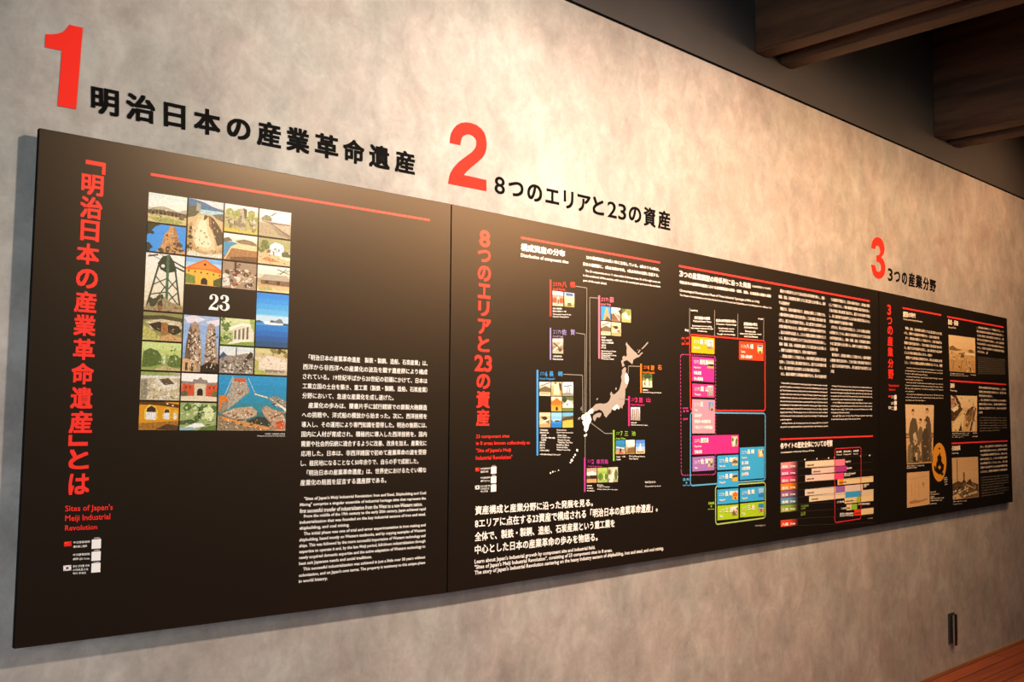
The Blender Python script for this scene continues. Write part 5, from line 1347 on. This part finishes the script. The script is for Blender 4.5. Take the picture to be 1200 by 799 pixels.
for x0, y0, y1, x1, dy, segs in ((237, 250, 296, 522, 18, [(0, 210, '#e4d4b8'), (210, 285, '#ef7f98')]), (283, 301, 340, 535, 20, [(0, 166, '#e0c9c0'), (166, 252, '#b03a8c')]), (237, 350, 395, 513, 20, [(0, 211, PINKP), (211, 276, '#ec3f7c')]),
                                 (470, 378, 420, 727, 24, [(0, 257, CREAM), (10, 40, '#ee8a1c')]), (235, 450, 496, 651, 38, [(0, 213, PALE), (213, 280, '#9466ae'), (280, 416, '#d8c6bc')]), (265, 498, 541, 727, 50, [(0, 250, '#ddd0b4'), (250, 370, '#38a0d8'), (370, 462, '#d6c4a6')]),
                                 (520, 512, 554, 727, 21, [(0, 86, CREAM), (86, 115, '#a4b82c'), (115, 207, CREAM)]), (534, 560, 602, 610, 7, [(0, 36, CREAM), (36, 76, '#8cbc3c')]), (590, 598, 641, 728, 16, [(0, 46, '#ee3a22'), (46, 138, CREAM)])):
    b = P()
    W_ = x1 - x0
    for i, (a, e, c) in enumerate(segs):
        q = kb(x0, y0, x1, y1, dy)
        b.quad(sub(q, a / W_, 0, min(1, e / W_), 1), ink(c), i)
    b.text('1850年', sub(q, 0.03, 0.45, min(0.3, 60 / W_), 0.75), ink('#4a3c30'), 0.02, 4)
    b.build('history_bar', panel_b)
p = P()
for i in range(10):
    yl = 258 + i * 51.5
    p.path([k(186, yl - 10), k(728, yl - 60 + i * 3)], 0.0016, ink('#3a352e'), 0)
p.build('grid_line', panel_b)
frame(panel_b, k(447, 158), k(637, 147), k(636, 662), k(448, 690), 0.005, '#d02f3c', 6)
p = P()
for t, x0, x1, y, h, c in (('試行錯誤', 460, 500, 181, 15, '#f4f1ea'), ('技術の導入', 512, 570, 178, 15, '#f4f1ea'), ('産業基盤', 582, 622, 174, 15, '#f4f1ea'), ('Trial and', 460, 500, 202, 10, '#f4f1ea'), ('Western skill', 512, 566, 199, 10, '#f4f1ea'), ('Full growth', 582, 616, 196, 10, '#f4f1ea'),
                           ('萩城下町', 527, 564, 252, 14, '#f4f1ea'), ('集成館', 536, 571, 298, 14, '#f4f1ea'), ('韮山反射炉', 517, 600, 338, 14, '#f4f1ea'), ('Furnaces', 517, 560, 351, 11, '#f4f1ea'), ('海軍所', 656, 695, 418, 14, '#f4f1ea'), ('三重津', 656, 676, 432, 11, '#f4f1ea'),
                           ('三池港', 465, 517, 541, 14, '#f4f1ea'), ('三角西港の築港', 616, 702, 556, 14, '#f4f1ea'), ('三角港', 494, 532, 588, 14, '#f4f1ea'), ('官営八幡製鐵所', 486, 585, 626, 14, '#f4f1ea'), ('Steel Works', 486, 585, 640, 11, '#f4f1ea'),
                           ('三池炭鉱', 204, 262, 570, 14, '#7c9c3c'), ('三池港', 204, 240, 588, 12, '#7c9c3c'), ('三角', 204, 238, 620, 14, '#7c9c3c'), ('西港', 204, 236, 634, 12, '#7c9c3c'), ('年代順', 686, 722, 660, 10, '#a09a8c')):
    p.text(t, wmid(k(x0, y + 1), k(x1, y - 3), h / 6.146), ink(c), 0.02)
for x, y in ((235, 237), (321, 231), (405, 226), (447, 223), (636, 211), (701, 207)):
    p.px([k(x - 5, y - 5), k(x + 5, y - 6), k(x + 1, y + 7), k(x - 1, y + 7)], WHITE)
p.build('chart_label', panel_b)

# ================================================================ right board
k3c, k4c = K(1030, 345, 9.99), K(1030, 420, 9.99)
p = P()
for c, kk, x0, y0, x1, y1 in [('3', k3c, 97, 119, 141, 241), ('つ', k3c, 95, 266, 152, 350), ('の', k3c, 99, 371, 160, 472), ('産', k3c, 99, 490, 162, 602), ('業', k3c, 102, 620, 163, 728), ('分', k4c, 106, 4, 167, 110), ('野', k4c, 107, 128, 171, 240)]:
    a, b = kk(x0, y0), kk(x1, y1)
    p.text(c, wrect(a[0], a[1], b[0], b[1]), TITLE_RED, 0.03, 0, None, 3)
p.build('title_lettering', panel_c, 'red vertical Japanese title')
p = P()
p.text('Three Industrial', wmid(k4c(110, 315), k4c(231, 318), 3.0), TITLE_RED, 0.016)
p.text('Sectors', wmid(k4c(115, 360), k4c(190, 364), 2.8), TITLE_RED, 0.016)
p.build('subtitle_lettering', panel_c, 'red English subtitle')
language_notes(panel_c, [
    ('red', wmid(k4c(109, 445), k4c(140, 443), 2.4), [('中文语音', wmid(k4c(142, 442), k4c(172, 441), 1.3)), ('请扫描', wmid(k4c(142, 460), k4c(168, 459), 1.3))], wquad(k4c(177, 431), k4c(206, 429), k4c(177, 481), k4c(206, 479)), wmid(k4c(180, 425), k4c(202, 424), 0.8)),
    (None, None, [('中文語音', wmid(k4c(140, 515), k4c(172, 514), 1.3)), ('請掃碼', wmid(k4c(140, 531), k4c(170, 530), 1.3))], wquad(k4c(177, 501), k4c(207, 498), k4c(177, 546), k4c(207, 543)), wmid(k4c(180, 495), k4c(202, 494), 0.8)),
    ('white', wmid(k4c(112, 576), k4c(139, 574), 3.0), [('음성 안내', wmid(k4c(142, 570), k4c(174, 569), 1.3)), ('주세요', wmid(k4c(142, 594), k4c(172, 593), 1.3))], wquad(k4c(177, 560), k4c(207, 557), k4c(177, 607), k4c(207, 604)), wmid(k4c(180, 554), k4c(202, 553), 0.8))])
SEP = ink('#e8dcc8')


def heading_block(title, q, eng, l, r, h):
    t = P()
    t.text(title, q, ink('#f6ecd8'), 0.034)
    t.text(eng, wmid(l, r, h), SEP, 0.02)
    t.build('section_heading', panel_c)


rule(panel_c, k3c(276, 158), k3c(729, 241), 2.0, 1.9)
heading_block('開国の時代', wquad(k3c(283, 195), k3c(428, 222), k3c(283, 264), k3c(428, 276)), 'Meiji and Industrialization', k3c(285, 289), k3c(510, 323), 2.6)
p = P()
p.para(lines_of(JP[30:], 8, 25, {2: 0.93, 6: 0.72}, 0.03), (1059.3, 384.0), (1103.4, 391.2), (1060.0, 424.4), (1104.0, 428.4), 0.6, SEP, 0.022)
p.build('body_text', panel_c)
p = P()
p.para(lines_of(EN[60:], 12, 66, {3: 0.58, 5: 0.45, 9: 0.22, 12: 0.5}, 0.03), (1060.6, 430.8), (1104.5, 434.3), (1061.0, 468.9), (1105.6, 469.9), 0.58, SEP, 0.012)
p.build('body_text', panel_c)

k = K(1050, 465, 5.71)
SEPIA = dict(var=0.62, scale=95)
photograph(panel_c, wquad(k(62, 50), k(253, 55), k(72, 453), k(246, 440)), ['#d9bd90', '#d6b888', '#cda878', '#c29a6c'], [
    ('#8a7455', R(0.0, 0.48, 1.0, 0.52)), ('#6a5a40', R(0, 0.54, 1, 0.56)), ('#77684c', [(0.02, 0.98), (0.06, 0.7), (0.2, 0.6), (0.9, 0.6), (0.98, 0.98)], 0.5),
    ('#5d513c', [(0.1, 0.45), (0.15, 0.3), (0.24, 0.22), (0.36, 0.24), (0.42, 0.4), (0.4, 0.66), (0.44, 0.98), (0.2, 0.98), (0.2, 0.7), (0.12, 0.62)], 0.3), ('#5a4e3a', [(0.7, 0.22), (0.76, 0.18), (0.84, 0.22), (0.9, 0.34), (0.94, 0.6), (0.92, 0.97), (0.72, 0.97), (0.72, 0.6)], 0.3),
    ('#6e6048', [(0.42, 0.46), (0.5, 0.36), (0.58, 0.4), (0.62, 0.56), (0.6, 0.96), (0.42, 0.96)], 0.35), ('#4c4230', [(0.58, 0.5), (0.66, 0.4), (0.78, 0.42), (0.84, 0.58), (0.8, 0.97), (0.58, 0.97)], 0.35),
    ('#c9a880', E_(0.25, 0.14, 0.045, 0.05)), ('#3a3022', [(0.2, 0.12), (0.22, 0.08), (0.28, 0.07), (0.3, 0.12), (0.24, 0.11)]), ('#c9a880', E_(0.75, 0.11, 0.045, 0.05)), ('#3a3022', [(0.7, 0.1), (0.72, 0.05), (0.8, 0.06), (0.8, 0.12), (0.74, 0.08)]),
    ('#c4a47c', E_(0.51, 0.29, 0.045, 0.045)), ('#3a3022', [(0.46, 0.27), (0.49, 0.23), (0.56, 0.24), (0.56, 0.29), (0.5, 0.26)]), ('#c4a47c', E_(0.7, 0.3, 0.045, 0.045)), ('#3a3022', [(0.65, 0.27), (0.69, 0.24), (0.75, 0.26), (0.74, 0.3), (0.7, 0.27)]),
    ('#d6b68c', [(0.24, 0.5), (0.34, 0.46), (0.4, 0.62), (0.3, 0.7)]), ('#cdae84', [(0.3, 0.82), (0.4, 0.8), (0.4, 0.94), (0.3, 0.94)]), ('#cdae84', [(0.46, 0.74), (0.52, 0.62), (0.56, 0.86)]), ('#2e261a', R(0.24, 0.88, 0.34, 0.96)), ('#8a6a50', [(0.86, 0.5), (0.96, 0.52), (0.94, 0.62)])] + specks(['#d8bc90', '#3a2e1e', '#8f7a56', '#b8986c'], 40, 0.08, 0.6, 0.96, 0.98, 0.022),
    'sepia photograph of a group of people standing and sitting', **SEPIA)
photograph(panel_c, wquad(k(72, 508), k(222, 496), k(73, 742), k(225, 719)), '#cfa878', [
    ('#b08458', L_(0.15, 0.2, 0.85, 0.14, 0.01)), ('#b58a5e', E_(0.72, 0.36, 0.06, 0.05)), ('#a87c50', L_(0.2, 0.3, 0.22, 0.7, 0.012)), ('#b58a5e', L_(0.35, 0.25, 0.36, 0.8, 0.012)), ('#b58a5e', L_(0.5, 0.25, 0.52, 0.75, 0.012)),
    ('#a87c50', [(0.1, 0.84), (0.3, 0.8), (0.6, 0.84), (0.9, 0.8), (0.9, 0.84), (0.5, 0.9), (0.1, 0.9)], 0.3), ('#a87c50', L_(0.7, 0.3, 0.74, 0.46, 0.02))], 'tan print of an old drawing', **SEPIA)
p = P()
co = k(288, 437)
p.px([(co[0] + 8.5 * math.cos(t * math.pi / 16), co[1] + 22.8 * math.sin(t * math.pi / 16)) for t in range(32)], pho('#d9952e', 0.15, 90))
for pts in ([(266, 482), (270, 440), (278, 420), (274, 400), (286, 386), (292, 372), (298, 392), (306, 404), (302, 424), (312, 446), (320, 452), (318, 486), (308, 508), (290, 520), (272, 508), (256, 490), (254, 464), (262, 458)],
            [(282, 344), (288, 336), (296, 346), (290, 354)]):
    p.px([k(*a) for a in pts], ink('#1a130c'), 1)
p.px([k(280, 470), k(290, 456), k(300, 470), k(292, 488)], pho('#d9952e', 0.15, 90), 2)
p.px([k(298, 516), k(314, 504), k(318, 518), k(306, 528)], ink('#1a130c'), 1)
p.build('oval_medallion', panel_c, 'golden oval with a black ship figure')
p = P()
for t, x0, x1, y, s in (('造船所の職工たちの集合写真', 72, 188, 461, 9), ('明治時代に撮影', 72, 138, 475, 9), ('商船旗', 322, 340, 540, 9), ('黒船を描く', 320, 346, 553, 9), ('楕円の図', 322, 342, 568, 9), ('幕末', 326, 344, 584, 9), ('反射炉の図面', 228, 266, 636, 9), ('洋式の工場の設計図の写し', 230, 290, 650, 9), ('技術書', 230, 256, 667, 9),
                        ('蘭書を手本に描かれた図', 230, 320, 677, 9), ('大砲鋳造の仕組みを示す', 230, 309, 692, 9), ('江戸時代末', 228, 272, 714, 9)):
    p.text(t, wmid(k(x0, y + 2), k(x1, y - 2), s / 5.71), SEP, 0.014)
p.build('caption', panel_c)

# iron and steel
k = K(1105, 360, 8.878)
rule(panel_c, k(43, 97), k(630, 208), 1.9, 1.7)
heading_block('製鉄・製鋼', wquad(k(52, 123), k(156, 142), k(52, 179), k(156, 194)), 'Iron and Steel', k(55, 204), k(133, 214), 2.4)
photograph(panel_c, wquad(k(57, 284), k(334, 321), k(68, 665), k(339, 684)), ['#dec696', '#dcc290', '#d2b480', '#c2a06a', '#b8945e', '#b48f5a'], [
    ('#7a6444', [(0.02, 0.34), (0.14, 0.28), (0.3, 0.36), (0.5, 0.38), (0.3, 0.42), (0.02, 0.42)], 0.5), ('#eadcb4', [(0.5, 0.44), (0.98, 0.46), (0.98, 0.52), (0.4, 0.48)], 0.2), ('#7a6444', [(0.7, 0.38), (0.84, 0.34), (0.98, 0.42), (0.8, 0.44)], 0.5),
    ('#5a4830', E_(0.5, 0.56, 0.06, 0.07)), ('#6a563a', L_(0.34, 0.5, 0.6, 0.46, 0.03)), ('#4c3c28', L_(0.74, 0.7, 0.82, 0.98, 0.04)), ('#8c7048', L_(0.2, 0.6, 0.1, 0.98, 0.03)), ('#8c7048', L_(0.5, 0.64, 0.4, 0.98, 0.02)), ('#d2b482', L_(0.62, 0.6, 0.9, 0.98, 0.03))] + specks(['#ecd8a8', '#6a5434', '#a4824e'], 50, 0.04, 0.45, 0.96, 0.97, 0.03),
    'sepia photograph of an iron works yard', **SEPIA)
p = P()
for t, x0, x1, y in (('釜石の製鉄所の様子を写した写真', 74, 218, 688), ('Iron works in the Meiji period', 74, 264, 708), ('明治期', 286, 341, 700)):
    p.text(t, wmid(k(x0, y), k(x1, y + 8), 1.3), SEP, 0.01)
p.build('caption', panel_c)
p = P()
p.para(lines_of(JP[80:], 7, 17, {7: 0.38}, 0.0), (1144.4, 383.2), (1175.8, 388.4), (1145.2, 411.8), (1176.6, 416.4), 0.56, SEP, 0.016)
p.build('body_text', panel_c)
p = P()
p.para(lines_of(EN[30:], 9, 48, {}, 0.0), (1145.6, 418.6), (1177.4, 421.6), (1146.0, 437.6), (1177.6, 438.2), 0.5, ink('#a89c88'), 0.0)
p.build('body_text', panel_c)
# shipbuilding
k = K(1105, 440, 9.99)
rule(panel_c, k(83, 60), k(740, 105), 1.9, 1.6)
heading_block('造船', wquad(k(84, 87), k(134, 91), k(84, 146), k(134, 143)), 'Shipbuilding', k(85, 173), k(162, 183), 2.4)
photograph(panel_c, wquad(k(90, 232), k(399, 239), k(104, 658), k(398, 656)), ['#e2cc9c', '#dfc694', '#d0b27c', '#c2a06a', '#c6a670', '#c9aa74'], [
    ('#4c3a28', [(0.02, 0.0), (0.2, 0.0), (0.34, 0.2), (0.38, 0.34), (0.26, 0.3), (0.16, 0.1)], 0.4), ('#a87f6a', [(0, 0.06), (0.14, 0.1), (0.2, 0.3), (0, 0.34)], 0.4), ('#4a3826', [(0, 0.4), (0.3, 0.3), (0.44, 0.36), (0.3, 0.5), (0.1, 0.7), (0, 0.7)], 0.5),
    ('#efe2ba', [(0.02, 0.4), (0.2, 0.3), (0.3, 0.34), (0.1, 0.46)], 0.2), ('#e0c892', [(0.0, 0.98), (0.1, 0.72), (0.5, 0.44), (0.6, 0.4), (0.5, 0.6), (0.4, 0.98)], 0.2), ('#5a4630', [(0.5, 0.6), (0.62, 0.4), (0.8, 0.3), (0.92, 0.3), (0.7, 0.5)], 0.4), ('#42321f', [(0.26, 0.98), (0.36, 0.76), (0.4, 0.98)]),
    ('#8a6c4a', [(0.56, 0.6), (0.84, 0.36), (0.9, 0.44), (0.6, 0.92)], 0.5), ('#3a2c1c', L_(0.94, 0.34, 0.72, 0.98, 0.05)), ('#f0e4c0', L_(0.98, 0.46, 0.84, 0.98, 0.04)), ('#e6d2a2', R(0.74, 0.06, 0.86, 0.16))] + specks(['#f0e0b4', '#4a3824', '#a88a5c'], 50, 0.04, 0.05, 0.96, 0.96, 0.035), 'sepia photograph of ship hulls in a yard', **SEPIA)
p = P()
for t, x0, x1, y in (('造船所で建造中の船の船体を写した写真', 106, 308, 677), ('A ship under construction', 106, 300, 700), ('in the yard', 106, 236, 722), ('長崎', 346, 400, 674), ('明治期', 346, 402, 713)):
    p.text(t, wmid(k(x0, y), k(x1, y - 2), 1.3), SEP, 0.01)
p.build('caption', panel_c)
p = P()
p.para(lines_of(JP[100:], 7, 17, {3: 0.5, 7: 0.12}, 0.0), (1147.0, 453.8), (1178.6, 456.2), (1147.2, 483.2), (1179.2, 482.8), 0.56, SEP, 0.016)
p.build('body_text', panel_c)
p = P()
p.para(lines_of(EN[200:], 6, 48, {6: 0.72}, 0.0), (1147.6, 489.2), (1179.4, 489.6), (1147.8, 504.9), (1180.0, 503.8), 0.5, ink('#a89c88'), 0.0)
p.build('body_text', panel_c)
# coal mining
k = K(1105, 510, 8.878)
rule(panel_c, k(90, 84), k(672, 58), 1.8, 1.5)
heading_block('石炭産業', wquad(k(91, 110), k(180, 105), k(91, 161), k(180, 154)), 'Coal Mining', k(92, 189), k(160, 184), 2.4)
photograph(panel_c, wquad(k(92, 235), k(363, 222), k(103, 673), k(373, 642)), ['#c9a676', '#cba87a', '#ceac7e', '#c9a878', '#a88a62', '#a08058'], [
    ('#7d6444', R(0.17, 0.02, 0.2, 0.6)), ('#5a4630', R(0.41, 0.36, 0.46, 0.6)), ('#4c3c28', [(0, 0.62), (0.2, 0.56), (0.34, 0.6), (0.44, 0.52), (0.52, 0.62), (0.64, 0.54), (0.76, 0.62), (0.98, 0.68), (0.98, 0.9), (0.4, 0.86), (0, 0.8)], 0.7),
    ('#6a5438', [(0, 0.8), (0.5, 0.72), (0.98, 0.84), (0.98, 0.98), (0.0, 0.98)], 0.6), ('#d8bd90', L_(0.2, 0.86, 0.6, 0.74, 0.04)), ('#e0c698', L_(0.4, 0.94, 0.96, 0.86, 0.05)), ('#d2b486', [(0, 0.9), (0.2, 0.86), (0.34, 0.98), (0, 0.99)], 0.3), ('#c9a878', L_(0.5, 0.66, 0.86, 0.78, 0.03)), ('#2e2416', R(0.64, 0.54, 0.7, 0.62))] + specks(['#e4caa0', '#3c2e1c', '#8a6c46', '#6a5234'], 60, 0.03, 0.6, 0.97, 0.97, 0.035),
    'sepia photograph of a coal mine with a chimney', **SEPIA)
p = P()
for t, x0, x1, y in (('炭鉱の全景を写した写真', 106, 246, 686), ('Coal mine', 106, 196, 713)):
    p.text(t, wmid(k(x0, y + 3), k(x1, y - 5), 1.4), SEP, 0.01)
p.build('caption', panel_c)
p = P()
p.para(lines_of(JP[140:], 7, 17, {}, 0.0), (1148.4, 523.4), (1180.0, 521.6), (1148.8, 552.8), (1180.4, 549.8), 0.56, SEP, 0.016)
p.build('body_text', panel_c)
p = P()
p.para(lines_of(EN[260:], 8, 48, {5: 0.8, 8: 0.8}, 0.0), (1149.4, 559.6), (1181.6, 556.4), (1149.8, 581.2), (1182.2, 576.4), 0.5, ink('#a89c88'), 0.0)
p.build('body_text', panel_c)
